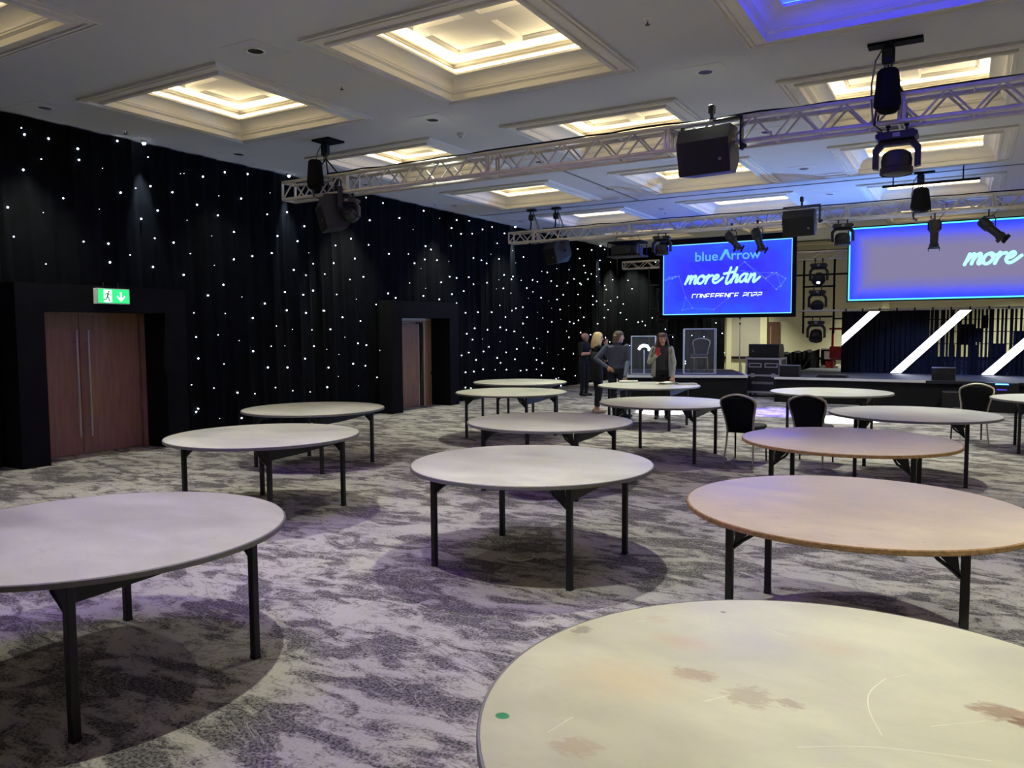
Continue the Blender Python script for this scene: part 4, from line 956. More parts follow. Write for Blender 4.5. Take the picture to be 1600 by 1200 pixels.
def big_screen():
    x0, x1, z0, z1 = -2.64, 4.85, 2.455, 4.285; w, h = x1 - x0, z1 - z0; cx, cz = (x0 + x1) / 2, (z0 + z1) / 2
    t = thing('projection_screen', 'wide screen at the right reading more, grey with blue rim', 'screen', (cx, 21.5, cz), 0, 'blue screens over the stages')
    MB().add([(-w / 2, 0, -h / 2), (w / 2, 0, -h / 2), (w / 2, 0, h / 2), (-w / 2, 0, h / 2)], [(0, 1, 2, 3)]).build('picture', screen_mat('big_screen_picture', [0.042, 0.038, 0.066], None, [0.004, 0.010, 0.95], w, h, 5.0, 1.2, [(0.0, (0.004, 0.010, 0.95)), (0.10, (0.008, 0.014, 0.5)), (0.22, (0.018, 0.021, 0.19)), (0.38, (0.032, 0.031, 0.105)), (0.62, (0.042, 0.038, 0.066))]), t)
    MB().box(-w / 2 - 0.03, w / 2 + 0.03, 0.004, 0.05, -h / 2 - 0.03, h / 2 + 0.03).build('frame', MT['matte_black'], t)
    for sx in (-1, 1):
        for dz in (-0.105, 0.105): MB().box(sx * w * 0.3 - 0.02, sx * w * 0.3 + 0.02, 0.05, T3Y - 0.10 - 21.5, T3Z + dz - cz - 0.02, T3Z + dz - cz + 0.02).build('wall_bracket', MT['steel_black'], t)
    border(t, w, h, CY_M, 0.035)
    mb = MB(); script_word(mb, 'more', -0.09 - cx, 3.25 - cz, 0.26, 0.325, 0.075, -0.008); mb.build('script_text', MINT, t)
big_screen()
# ------------------------------------------------------------------ slatted back wall of the stage with light bars
def slat_wall():
    X0, X1, Y, Z0, Z1 = -2.84, 4.7, 22.0, 0.60, 2.20
    t = thing('slat_screen', 'dark slatted stage backdrop under the wide screen', 'stage backdrop', (X0, Y, Z0))
    rnd = random.Random(11); x = 0.0; L = X1 - X0; H = Z1 - Z0
    ms = {wd: MB().box(0, wd / 100.0, 0, 0.03, 0, H).mesh('slat', MT['matte_black']) for wd in (5, 7, 10, 14)}
    while x < L:
        p = x / L
        wd = rnd.choice((7, 10, 10, 14) if p < 0.28 else (5, 5, 7, 10))
        link('slat', ms[wd], t, (x, rnd.uniform(0, 0.04), 0)); x += wd / 100.0 + rnd.choice((0.015, 0.02, 0.03) if p < 0.28 else (0.025, 0.04, 0.055))
    for z in (0.15, 0.42, 0.75, 1.05, 1.35): MB().box(0, L, 0.075, 0.10, z, z + 0.02).build('cross_bar', MT['matte_black'], t)
    for k in range(34):
        a = rnd.uniform(0, L - 0.5); hgt = rnd.uniform(0.2, 0.8); z = rnd.uniform(0, H - hgt) if k % 2 else 0
        MB().box(a, a + rnd.uniform(0.12, 0.4), 0.13 + 0.002 * k, 0.14 + 0.002 * k, z, z + hgt).build('backing_panel', MT['matte_black'], t)
    MB().box(0, 0.9, 0.2, 0.21, 0, H).build('backing_panel', MT['stage_skirt'], t)
    MB().box(0.9, 2.0, 0.24, 0.25, 0, H).build('gap_dimmer', mat('gap_dimmer_grey', (40, 40, 42), 0.9, 0, 0.5, 3), t)  # panel added behind the slats so their gaps look dimmer
    MB().box(2.0, L, 0.24, 0.25, 0, 0.42).build('gap_dimmer', mat('gap_dimmer_low', (52, 50, 48), 0.9, 0, 0.5, 3), t)  # low panel, likewise added to dim the gaps
    MB().cyl((-1.2, 0.02, H + 0.03), (L, 0.02, H + 0.03), 0.022, n=8).build('top_pipe', MT['alu'], t, True)
    cm = MB().cbox((0, 0.02, 0.0), (0.02, 0.035, 0.04), bev=0.008).mesh('pipe_clamp', MT['steel_black'])
    for k in range(19): link('pipe_clamp', cm, t, (0.1 + k * 0.4, 0, H + 0.03))
    return t
slat_wall()
BAR = emit('white_led_bar', (240, 245, 255), 5.0)
def light_bar(pts, lab):
    x0 = pts[0][0]
    t = thing('light_bar', lab, 'light bar', (x0, 21.93, pts[0][1]), 0, 'white diagonal light bars')
    p = [(x - x0, z - pts[0][1]) for x, z in pts]
    MB().prism(p, 0.0, 0.03, 'y').build('bar_housing', MT['white'], t)
    cx = sum(q[0] for q in p) / len(p); cz = sum(q[1] for q in p) / len(p)
    MB().add([(cx + (x - cx) * 0.985, -0.004, cz + (z - cz) * 0.985) for x, z in p], [tuple(range(len(p)))]).build('diffuser', BAR, t)
light_bar([(-2.82, 1.31), (-1.92, 2.19), (-2.17, 2.19), (-2.82, 1.555)], 'short white diagonal light bar at the left end of the backdrop')
light_bar([(-1.66, 0.61), (-1.41, 0.61), (0.10, 2.19), (-0.15, 2.19)], 'long white diagonal light bar in the middle of the backdrop')
light_bar([(0.33, 0.61), (0.58, 0.61), (2.08, 2.19), (1.83, 2.19)], 'white diagonal light bar cut off by the right picture edge')
# ------------------------------------------------------------------ things on and around the stages
def monitor(x, y, z, lab, w=0.46, h=0.27, rz=0):
    t = thing('stage_monitor', lab, 'loudspeaker', (x, y, z), math.radians(rz), 'black monitor boxes on the main stage')
    MB().prism([(-0.16, 0), (0.16, 0), (0.16, 0.10), (0.02, h), (-0.16, h)], -w / 2, w / 2, 'x').build('cabinet', MT['plastic'], t)
    MB().box(-w / 2 + 0.02, w / 2 - 0.02, -0.166, -0.16, 0.02, h - 0.02).build('grille', MT['grille'], t)
    MB().box(-w / 2, w / 2, -0.17, 0.02, h, h + 0.012).build('top_edge', MT['grey_card'], t)
monitor(-3.66, 19.62, 0.60, 'black monitor box on the left end of the main stage')
monitor(-0.41, 19.62, 0.60, 'black monitor box on the stage front below the wide screen')
t = thing('floor_wedge', 'low black wedge lying on the main stage near its left end', 'stage box', (-2.72, 19.75, 0.60))
MB().prism([(-0.36, 0), (0.36, 0), (0.28, 0.06), (-0.28, 0.06)], -0.2, 0.2, 'y').build('wedge_body', MT['plastic'], t)
MB().box(-0.05, 0.05, -0.21, -0.2, 0.015, 0.04).build('socket_plate', MT['steel_black'], t)
def subwoofer(x, w, h, lab, blue=False):
    t = thing('subwoofer', lab, 'loudspeaker', (x, 18.98, 0), 0, 'black boxes before the stage')
    MB().cbox((0, 0, h / 2), (w / 2, 0.2, h / 2), bev=0.012).build('cabinet', MT['plastic'], t)
    MB().box(-w / 2 + 0.03, w / 2 - 0.03, -0.206, -0.2, 0.03, h - 0.03).build('grille', MT['grille'], t)
    if blue:
        MB().box(-0.115, 0.115, -0.212, -0.206, h - 0.045, h - 0.02).build('led_strip', emit('blue_led_strip', (60, 120, 255), 8), t)
        MB().box(-0.09, 0.09, -0.212, -0.206, h - 0.15, h - 0.14).build('led_strip', emit('violet_led_strip', (90, 70, 255), 2), t)
subwoofer(-0.20, 0.42, 0.40, 'dark grey box before the stage behind the right banquet chair')
subwoofer(0.66, 0.60, 0.62, 'black box before the stage with a blue glowing strip', True)
# flight case with an amplifier on top
def flight_case():
    t = thing('flight_case', 'black flight case rack with silver edges beside the main stage', 'flight case', (-4.48, 20.75, 0))
    w, d = 0.42, 0.35
    MB().box(-w, w, -d, d, 0.13, 1.0).build('case_body', MT['case'], t)
    e = MB()
    for sx in (-1, 1):
        for sy in (-1, 1): e.box(sx * w - 0.025, sx * w + 0.025, sy * d - 0.025, sy * d + 0.025, 0.13, 1.02)
    for z in (0.13, 0.56, 0.99):
        for sy in (-1, 1): e.box(-w, w, sy * d - 0.02, sy * d + 0.02, z - 0.02, z + 0.025)
        for sx in (-1, 1): e.box(sx * w - 0.02, sx * w + 0.02, -d, d, z - 0.02, z + 0.025)
    e.build('edge_profile', MT['silver'], t)
    for sx in (-1, 1):
        h = MB(); c = 0.20 * sx
        for (a, b, z0, z1) in ((-0.16, 0.16, 0.86, 0.88), (-0.16, 0.16, 0.77, 0.79), (-0.16, -0.14, 0.79, 0.86), (0.14, 0.16, 0.79, 0.86)): h.box(c + a, c + b, -d - 0.012, -d, z0, z1)
        h.build('recess_handle', MT['silver'], t)
        MB().cbox((0.26 * sx, -d - 0.01, 0.565), (0.05, 0.012, 0.05), bev=0.008).build('butterfly_latch', MT['silver'], t)
    MB().box(-0.28, 0.26, -d - 0.004, -d, 0.34, 0.40).build('name_strip', MT['edge_grey'], t)
    for sx in (-1, 1):
        for sy in (-1, 1):
            MB().lathe([(0.05, -0.02), (0.055, 0), (0.05, 0.02)], (0.33 * sx, 0.27 * sy, 0.055), 14, axis='x').build('castor', MT['plastic'], t, True)
    MB().box(-w, w, -d, d, 0.105, 0.13).build('base_board', MT['steel_black'], t)
    t2 = thing('monitor_speaker', 'black wedge speaker standing on top of the flight case', 'loudspeaker', (-4.48, 20.75, 1.02))
    MB().prism([(-0.30, 0), (0.34, 0), (0.34, 0.22), (0.20, 0.34), (-0.30, 0.34)], -0.38, 0.38, 'x').build('cabinet', MT['plastic'], t2)
    MB().box(-0.36, 0.36, -0.306, -0.30, 0.02, 0.32).build('grille', MT['grille'], t2)
    MB().lathe([(0.0, -0.31), (0.02, -0.31), (0.02, -0.306)], (-0.27, 0, 0.17), 12, axis='y').build('badge', MT['grey_card'], t2)
flight_case()
# acrylic lecterns
def lectern(x, y, rz, w, h, lab, mic=False):
    t = thing('acrylic_lectern', lab, 'lectern', (x, y, 0.607), math.radians(rz), 'clear acrylic lecterns on the side stage')
    d = 0.36
    MB().box(-w / 2, w / 2, -0.006, 0.006, 0.0, h).build('front_panel', MT['acrylic'], t)
    for s in (-1, 1): MB().box(s * w / 2 - 0.006, s * w / 2 + 0.006, 0.006, d, 0.0, h).build('side_panel', MT['acrylic'], t)
    MB().box(-w / 2, w / 2, 0.0, d, 0.78 * h, 0.78 * h + 0.012).build('shelf', MT['acrylic'], t)
    e = MB(); q = 0.011
    for s in (-1, 1):
        for yy in (0, d): e.box(s * w / 2 - q, s * w / 2 + q, yy - q, yy + q, 0, h)
        e.box(s * w / 2 - q, s * w / 2 + q, 0, d, h - q, h + q)
    e.box(-w / 2, w / 2, -q, q, h - q, h + q); e.box(-w / 2, w / 2, d - q, d + q, h - q, h + q); e.box(-w / 2, w / 2, -q, q, 0, 0.02)
    e.build('polished_edge', MT['acrylic_edge'], t)
    if mic:
        MB().path([(0.02, 0.2, 0.0), (0.02, 0.2, 0.62)], 0.016, 8).build('stand_tube', MT['acrylic_edge'], t, True)
        MB().path([(-0.12, 0.2, 0.63), (-0.08, 0.2, 0.70), (0.0, 0.2, 0.735), (0.10, 0.2, 0.72), (0.15, 0.2, 0.66), (0.13, 0.2, 0.60)], [0.03, 0.04, 0.045, 0.04, 0.035, 0.025], 10).build('mic_head', emit('mic_glow', (235, 240, 255), 4.0), t, True)  # the microphone's lit white look is put in as emission
lectern(-7.18, 18.98, 21.7, 0.62, 0.98, 'left acrylic lectern with a microphone head given a white glow', True)
lectern(-5.93, 19.75, 21.7, 0.80, 1.16, 'right taller acrylic lectern with a banquet chair behind it')
# white bundle on the side stage
t = thing('white_bundle', 'crumpled white cloth bundle lying on the side stage edge', 'cloth', (-6.58, 18.98, 0.607))
b = MB().ball((0, 0, 0.07), (0.15, 0.10, 0.07), 14, 10)
rn = random.Random(5); b.v = [(x * (1 + rn.uniform(-.14, .14)), y * (1 + rn.uniform(-.14, .14)), max(0, z * (1 + rn.uniform(-.2, .2)))) for x, y, z in b.v]
b.build('cloth_body', MT['white'], t, True)
MB().path([(-0.13, 0.02, 0.02), (-0.2, 0.05, 0.012), (-0.24, 0.0, 0.01)], 0.012, 6).build('loose_end', MT['white'], t, True)
# papers on the table of the people
t = thing('paper_roll', 'rolled white paper under the hand of the man in the blue-grey shirt', 'paper roll', (-5.62, 13.72, 0.7535), math.radians(30))
MB().cyl((-0.05, 0, 0.022), (0.30, 0, 0.022), 0.022, n=14, caps=False).build('outer_sheet', MT['paper'], t, True); MB().cyl((-0.05, 0, 0.022), (0.301, 0, 0.022), 0.012, n=10).build('inner_sheet', MT['grey_card'], t, True)
t = thing('paper_pile', 'pile of loose white papers by the hand of the long-haired woman', 'papers', (-4.72, 13.72, 0.7535), math.radians(20))
for k in range(4):
    p = MB(); n = 8; vs = []; fs = []
    for j in range(2):
        for i in range(n + 1): vs.append((-0.17 + 0.34 * i / n, -0.12 + 0.24 * j, 0.003 + 0.006 * k + 0.010 * (1 + math.sin(i * 0.9 + k + j)) * (k / 3)))
    for i in range(n): fs.append((i, i + 1, n + 2 + i, n + 1 + i))
    p.add(vs, fs).build('sheet', MT['paper'], t, True, (0.02 * k - 0.03, 0.015 * k, 0), (0, 0, 0.16 * k - 0.2))
t = thing('notebook', 'grey notebook lying right of the white papers', 'notebook', (-4.38, 13.78, 0.7535), math.radians(32))
MB().cbox((0, 0, 0.012), (0.17, 0.11, 0.012), bev=0.004).build('cover', MT['grey_card'], t); MB().box(-0.165, 0.168, -0.113, 0.106, 0.005, 0.019).build('pages', MT['paper'], t)
# cord on the carpet
t = thing('cord_scrap', 'short scrap of white cord on the carpet below the middle table', 'cord', (-2.92, 5.12, 0.006))
MB().path([(-0.09, -0.10, 0), (-0.03, -0.13, 0.002), (0.05, -0.11, 0), (0.10, -0.03, 0.002), (0.09, 0.05, 0), (0.04, 0.10, 0.001)], 0.0045, 6).build('cord_body', MT['paper'], t, True)
MB().cyl((-0.10, -0.097, 0), (-0.088, -0.101, 0), 0.006, n=6).build('cord_end', MT['grey_card'], t)
# black draped clutter behind the main stage, red lift
t = thing('draped_pile', 'black cloth draped over gear behind the stage left of the red lift', 'drape', (-4.3, 24.9, 0))
n = 28; vs = []; fs = []
for j, (yy, zz) in enumerate(((-0.5, 0.0), (-0.46, 0.55), (-0.40, 1.04), (0.4, 1.06), (0.5, 0))):
    for i in range(n + 1):
        u = i / n; vs.append((-0.62 + 1.03 * u + 0.02 * math.sin(i * 2.0 + j), yy + 0.05 * math.sin(i * 0.9 + j * 0.6), max(0, zz * (1 + 0.03 * math.sin(i * 0.7) + 0.10 * (u - 0.5)))))
for j in range(4):
    for i in range(n): fs.append((j * (n + 1) + i, j * (n + 1) + i + 1, (j + 1) * (n + 1) + i + 1, (j + 1) * (n + 1) + i))
MB().add(vs, fs).build('cloth_body', MT['portal'], t, True)
MB().path([(-0.05, -0.53, 0.3), (0.15, -0.53, 0.65), (0.36, -0.5, 1.0)], 0.03, 6).build('cloth_fold', MT['steel_black'], t, True)
t = thing('material_lift', 'red lift mast standing behind the left end of the stage', 'lift', (-3.25, 24.6, 0))
for x in (-0.16, 0.14): MB().box(x - 0.03, x + 0.03, -0.03, 0.03, 0.1, 1.75 if x < 0 else 2.05).build('mast', MT['red'], t)
MB().box(-0.26, 0.18, -0.03, 0.03, 1.72, 1.78).build('cross_head', MT['red'], t); MB().box(-0.14, 0.3, -0.03, 0.03, 2.02, 2.07).build('top_arm', MT['steel_black'], t)
MB().cbox((0.0, -0.05, 1.05), (0.22, 0.12, 0.18), bev=0.02).build('winch_box', MT['red'], t)
MB().box(-0.3, 0.3, -0.25, 0.25, 0.0, 0.1).build('lift_base', MT['steel_black'], t)
t = thing('gear_box', 'small white and black case on a stand beside the red lift', 'case', (-3.66, 25.6, 0))
MB().box(-0.2, 0.2, -0.15, 0.15, 0.62, 1.10).build('case_body', MT['matte_black'], t); MB().box(-0.10, 0.12, -0.16, -0.15, 0.82, 1.06).build('white_label', MT['white'], t); MB().box(-0.2, 0.2, -0.17, 0.15, 1.10, 1.15).build('case_lid', MT['grey_card'], t); MB().box(-0.28, 0.3, -0.2, 0.2, 0.0, 0.62).build('trolley', MT['grey_card'], t); MB().box(-0.05, 0.2, -0.22, -0.2, 0.56, 0.75).build('red_box', MT['red'], t)
t = thing('light_stand', 'thin pole stand before the back wall left of the flight case', 'stand', (-6.55, 26.3, 0))
MB().cyl((0, 0, 0.02), (0, 0, 2.25), 0.018, n=8).build('pole', MT['edge_grey'], t, True)
for z in (1.95, 2.12): MB().lathe([(0.02, -0.03), (0.035, -0.02), (0.035, 0.02), (0.02, 0.03)], (0, 0, z), 10).build('collar', MT['plastic'], t)
for a in (0, 2.1, 4.2): MB().cyl((0, 0, 0.25), (0.35 * math.cos(a), 0.35 * math.sin(a), 0.015), 0.012, n=6).build('leg', MT['steel_black'], t)

# ------------------------------------------------------------------ people
SKIN = mat('skin', (196, 150, 126), 0.55, 0, 0.06, 20)
def figure(name, label, loc, face, segs, sections, mats, height_scale=1.0, hands=()):
    t = thing(name, label, 'person', loc, math.atan2(-face[0], face[1]), 'people by the table')
    t.scale = (height_scale,) * 3
    mb = MB(); tags = []
    for p0, p1, r0, r1, m in segs:
        a, b = Vector(p0), Vector(p1); d = (b - a); n = max(2, int(d.length / 0.02)); pts = []; rr = []
        mb.cyl(a, b, r0, r1, 14); mb.ball(tuple(a), r0, 14, 10); mb.ball(tuple(b), r1, 14, 10)
        tags.append((a, b, r0, r1, m))
    for sec, m in sections:      # lofted trunk: (z, rx, ry, cx, cy)
        N = 20; vs = []; fs = []
        for z, rx, ry, cx, cy in sec:
            for i in range(N):
                q = 2 * PI * i / N; c, s = math.cos(q), math.sin(q)
                vs.append((cx + rx * math.copysign(abs(c) ** 0.85, c), cy + ry * math.copysign(abs(s) ** 0.85, s), z))
        for k in range(len(sec) - 1):
            for i in range(N): fs.append((k * N + i, k * N + (i + 1) % N, (k + 1) * N + (i + 1) % N, (k + 1) * N + i))
        fs += [tuple(range(N))[::-1], tuple(range((len(sec) - 1) * N, len(sec) * N))]
        mb.add(vs, fs)
        for k in range(len(sec) - 1):
            z0, rx, ry, cx, cy = sec[k]; z1 = sec[k + 1][0]
            for s in (-0.55, 0, 0.55): tags.append((Vector((cx + rx * s, cy, z0)), Vector((sec[k + 1][3] + sec[k + 1][1] * s, sec[k + 1][4], z1)), ry * 0.95, sec[k + 1][2] * 0.95, m))
    for W, D, S, curl in hands:
        W, D, S = Vector(W), Vector(D).normalized(), Vector(S); S = (S - D * S.dot(D)).normalized(); Nn = D.cross(S)
        for q in (-0.018, 0.0, 0.018): mb.cyl(W + S * q * 0.7, W + D * 0.085 + S * q, 0.016, 0.014, 10); mb.ball(tuple(W + D * 0.085 + S * q), 0.0145, 10, 8)
        tags.append((W, W + D * 0.09, 0.03, 0.035, 0))
        for off, L in ((0.029, 0.070), (0.010, 0.080), (-0.010, 0.074), (-0.029, 0.058)):
            b0 = W + D * 0.082 + S * off; k1 = b0 + (D * math.cos(curl) + Nn * math.sin(curl)) * L * 0.5; k2 = k1 + (D * math.cos(curl * 2.2) + Nn * math.sin(curl * 2.2)) * L * 0.5
            mb.cyl(b0, k1, 0.0095, 0.009, 8); mb.ball(tuple(k1), 0.0092, 8, 6); mb.cyl(k1, k2, 0.009, 0.008, 8); mb.ball(tuple(k2), 0.008, 8, 6)
            tags.append((b0, k2, 0.01, 0.01, 0))
        b0 = W + D * 0.025 + S * 0.022; k1 = b0 + (D * 0.7 + S * 0.7) * 0.045; k2 = k1 + (D * 0.95 + S * 0.2 + Nn * math.sin(curl)) * 0.03
        mb.cyl(b0, k1, 0.0125, 0.011, 8); mb.ball(tuple(k1), 0.011, 8, 6); mb.cyl(k1, k2, 0.011, 0.009, 8); mb.ball(tuple(k2), 0.009, 8, 6)
        tags.append((b0, k2, 0.012, 0.01, 0))
    me = mb.mesh('tmp', mats[0])
    tmp = bpy.data.objects.new('tmp', me); COL.objects.link(tmp)
    md = tmp.modifiers.new('r', 'REMESH'); md.mode = 'VOXEL'; md.voxel_size = 0.0085
    sm = tmp.modifiers.new('s', 'SMOOTH'); sm.factor = 0.5; sm.iterations = 3
    dg = bpy.context.evaluated_depsgraph_get()
    out = bpy.data.meshes.new_from_object(tmp.evaluated_get(dg)); bpy.data.objects.remove(tmp)
    out.name = 'body'; out.materials.clear()
    for m in mats: out.materials.append(m)
    import numpy as np
    nf = len(out.polygons); C = np.empty(nf * 3); out.polygons.foreach_get('center', C); C = C.reshape(-1, 3)
    best = np.full(nf, 1e9); idx = np.zeros(nf, int)
    for a, b, r0, r1, m in tags:
        a_, b_ = np.array(a), np.array(b); d = b_ - a_; L = max(1e-9, d @ d)
        q = np.clip(((C - a_) @ d) / L, 0, 1); P = a_ + q[:, None] * d
        D_ = np.linalg.norm(C - P, axis=1) - (r0 + (r1 - r0) * q)
        w = D_ < best; best[w] = D_[w]; idx[w] = m
    out.polygons.foreach_set('material_index', idx.tolist()); out.polygons.foreach_set('use_smooth', [True] * nf)
    out.update()
    link('body', out, t)
    return t
def head_segs(c, f, skin=0):
    # c: head centre, f: facing direction; builds skull, jaw, nose, ears
    c = Vector(c); f = Vector(f).normalized(); s = f.cross(Vector((0, 0, 1))).normalized(); z = Vector((0, 0, 1))
    S = [(c + z * 0.025 - f * 0.025, c + z * 0.025 + f * 0.015, 0.088, 0.086, skin), (c + f * 0.03 - z * 0.01, c + f * 0.045 - z * 0.075, 0.066, 0.045, skin),
         (c + f * 0.098 + z * 0.012, c + f * 0.112 - z * 0.022, 0.010, 0.015, skin), (c + f * 0.085 - z * 0.055 - s * 0.02, c + f * 0.085 - z * 0.055 + s * 0.02, 0.010, 0.010, skin),
         (c + f * 0.075 + z * 0.022 - s * 0.04, c + f * 0.078 + z * 0.022 + s * 0.04, 0.022, 0.022, skin)]
    for q in (-1, 1): S.append((c + s * 0.085 * q + z * 0.02 - f * 0.01, c + s * 0.088 * q - z * 0.025 - f * 0.005, 0.016, 0.010, skin))
    return S
def face_bits(t, c, f, lip=(150, 88, 80)):
    c = Vector(c); f = Vector(f).normalized(); s = f.cross(Vector((0, 0, 1))).normalized(); z = Vector((0, 0, 1))
    e = MB()
    for q in (-1, 1): e.ball(tuple(c + f * 0.090 + s * 0.034 * q + z * 0.012), 0.011, 8, 6)
    e.build('eyes', MT['matte_black'], t, True)
    b = MB()
    for q in (-1, 1): b.cyl(tuple(c + f * 0.094 + s * 0.018 * q + z * 0.034), tuple(c + f * 0.086 + s * 0.05 * q + z * 0.034), 0.005, n=6)
    b.build('eyebrows', mat('brow', (62, 48, 40), 0.8), t)
    MB().path([tuple(c + f * 0.094 - z * 0.055 - s * 0.022), tuple(c + f * 0.099 - z * 0.056), tuple(c + f * 0.094 - z * 0.055 + s * 0.022)], 0.006, 6).build('mouth', mat('lips', lip, 0.5), t, True)
def loft(name, rows, m, t, closed=True):
    n = len(rows[0]); vs = [p for r in rows for p in r]; fs = []
    for k in range(len(rows) - 1):
        for i in range(n if closed else n - 1): fs.append((k * n + i, k * n + (i + 1) % n, (k + 1) * n + (i + 1) % n, (k + 1) * n + i))
    o = MB().add(vs, fs).build(name, m, t, True)
    md = o.modifiers.new('thickness', 'SOLIDIFY'); md.thickness = 0.012; md.offset = 0
    return o
def hair_cap(mb, c, f, r=0.098, low=-0.02, back=0.03):
    # shell over the skull, open at the face
    c = Vector(c); f = Vector(f).normalized(); s = f.cross(Vector((0, 0, 1))).normalized(); z = Vector((0, 0, 1))
    N = 20; M_ = 9; vs = []; fs = []
    for j in range(M_ + 1):
        for i in range(N):
            a = 2 * PI * i / N; front = math.cos(a)
            lowz = low + (0.075 if front > 0.3 else 0.0 if front > -0.2 else -back)
            ph = PI / 2 * (1 - j / M_)
            zz = lowz + (r + 0.03 - lowz) * math.sin(ph); rr = r * math.cos(ph) ** 0.6 if j else 0.0
            p = c + f * (rr * front * 1.05 - 0.012) + s * rr * math.sin(a) * 0.96 + z * (zz)
            vs.append(tuple(p))
    for j in range(M_):
        for i in range(N): fs.append((j * N + i, j * N + (i + 1) % N, (j + 1) * N + (i + 1) % N, (j + 1) * N + i))
    mb.add(vs, fs)
    return c, f, s, z
def limb(a, b, c, r, m0, m1):
    return [(a, b, r[0], r[1], m0), (b, c, r[1], r[2], m1)]
def shoe(p, f, m):
    p = Vector(p); f = Vector(f).normalized()
    return [(p - f * 0.05 + Vector((0, 0, 0.045)), p + f * 0.14 + Vector((0, 0, 0.035)), 0.044, 0.034, m)]
TRUNK = lambda w, g: [(0.88, 0.15 * g, 0.105, 0, 0), (0.96, 0.17 * g, 0.115, 0, 0), (1.06, 0.15 * w, 0.10, 0, 0), (1.20, 0.165 * w, 0.11, 0, 0.01), (1.32, 0.19 * w, 0.115, 0, 0.005), (1.41, 0.175 * w, 0.095, 0, 0), (1.455, 0.10 * w, 0.07, 0, 0)]
def trunk_pair(w, g, top, bottom):
    T_ = TRUNK(w, g); return [(T_[:2] + [(0.99, 0.165 * g, 0.11, 0, 0)], bottom), ([(0.97, 0.17 * g, 0.115, 0, 0)] + T_[2:], top)]
black_cloth = mat('black_cloth', (16, 16, 19), 0.9, 0, 0.2, 20, 0.2, 90); navy = mat('dark_navy_cloth', (20, 22, 32), 0.9, 0, 0.2, 20, 0.2, 90)
shirt = mat('blue_grey_shirt', (74, 78, 98), 0.85, 0, 0.12, 40, 0.2, 120); jeans = mat('dark_jeans', (24, 28, 44), 0.85, 0, 0.2, 40, 0.2, 120); belt = mat('belt_leather', (18, 15, 14), 0.5)
charcoal = mat('charcoal_top', (44, 44, 52), 0.85, 0, 0.12, 30); jacket_m = mat('pale_grey_jacket', (150, 152, 144), 0.8, 0, 0.15, 14, 0.3, 60); shoe_m = mat('black_shoe', (14, 14, 16), 0.45); pale_shoe = mat('pale_shoe', (186, 160, 140), 0.6)
# 1: bald man in black, arms folded
def bald_man():
    hc = (0.0, 0.03, 1.585); f = (0.0, 1.0, -0.05)
    S = head_segs(hc, f) + [((0, 0, 1.42), (0, 0.015, 1.52), 0.062, 0.056, 0)]
    for q in (-1, 1):
        S += limb((0.10 * q, 0, 0.90), (0.105 * q, 0.02, 0.48), (0.11 * q, -0.01, 0.07), (0.095, 0.068, 0.05), 2, 2) + shoe((0.11 * q, 0, 0), (0.1 * q, 1, 0), 3)
    S += limb((0.19, 0, 1.40), (0.25, 0.05, 1.14), (0.05, 0.26, 1.16), (0.062, 0.047, 0.032), 1, 0) + limb((-0.19, 0, 1.40), (-0.25, 0.06, 1.14), (-0.02, 0.27, 1.22), (0.062, 0.047, 0.032), 1, 0)
    t = figure('person', 'bald person in black T-shirt and trousers with folded arms by the star curtain', (-8.8, 18.85, 0), (0.98, -0.12), S, trunk_pair(1.08, 0.98, 1, 2), [SKIN, black_cloth, navy, shoe_m], 0.985,
               [((0.05, 0.26, 1.16), (-1, 0.25, 0.12), (0, 0, 1), 0.4), ((-0.02, 0.27, 1.22), (1, 0.2, -0.1), (0, 0, 1), 0.4)])
    face_bits(t, hc, f)
bald_man()
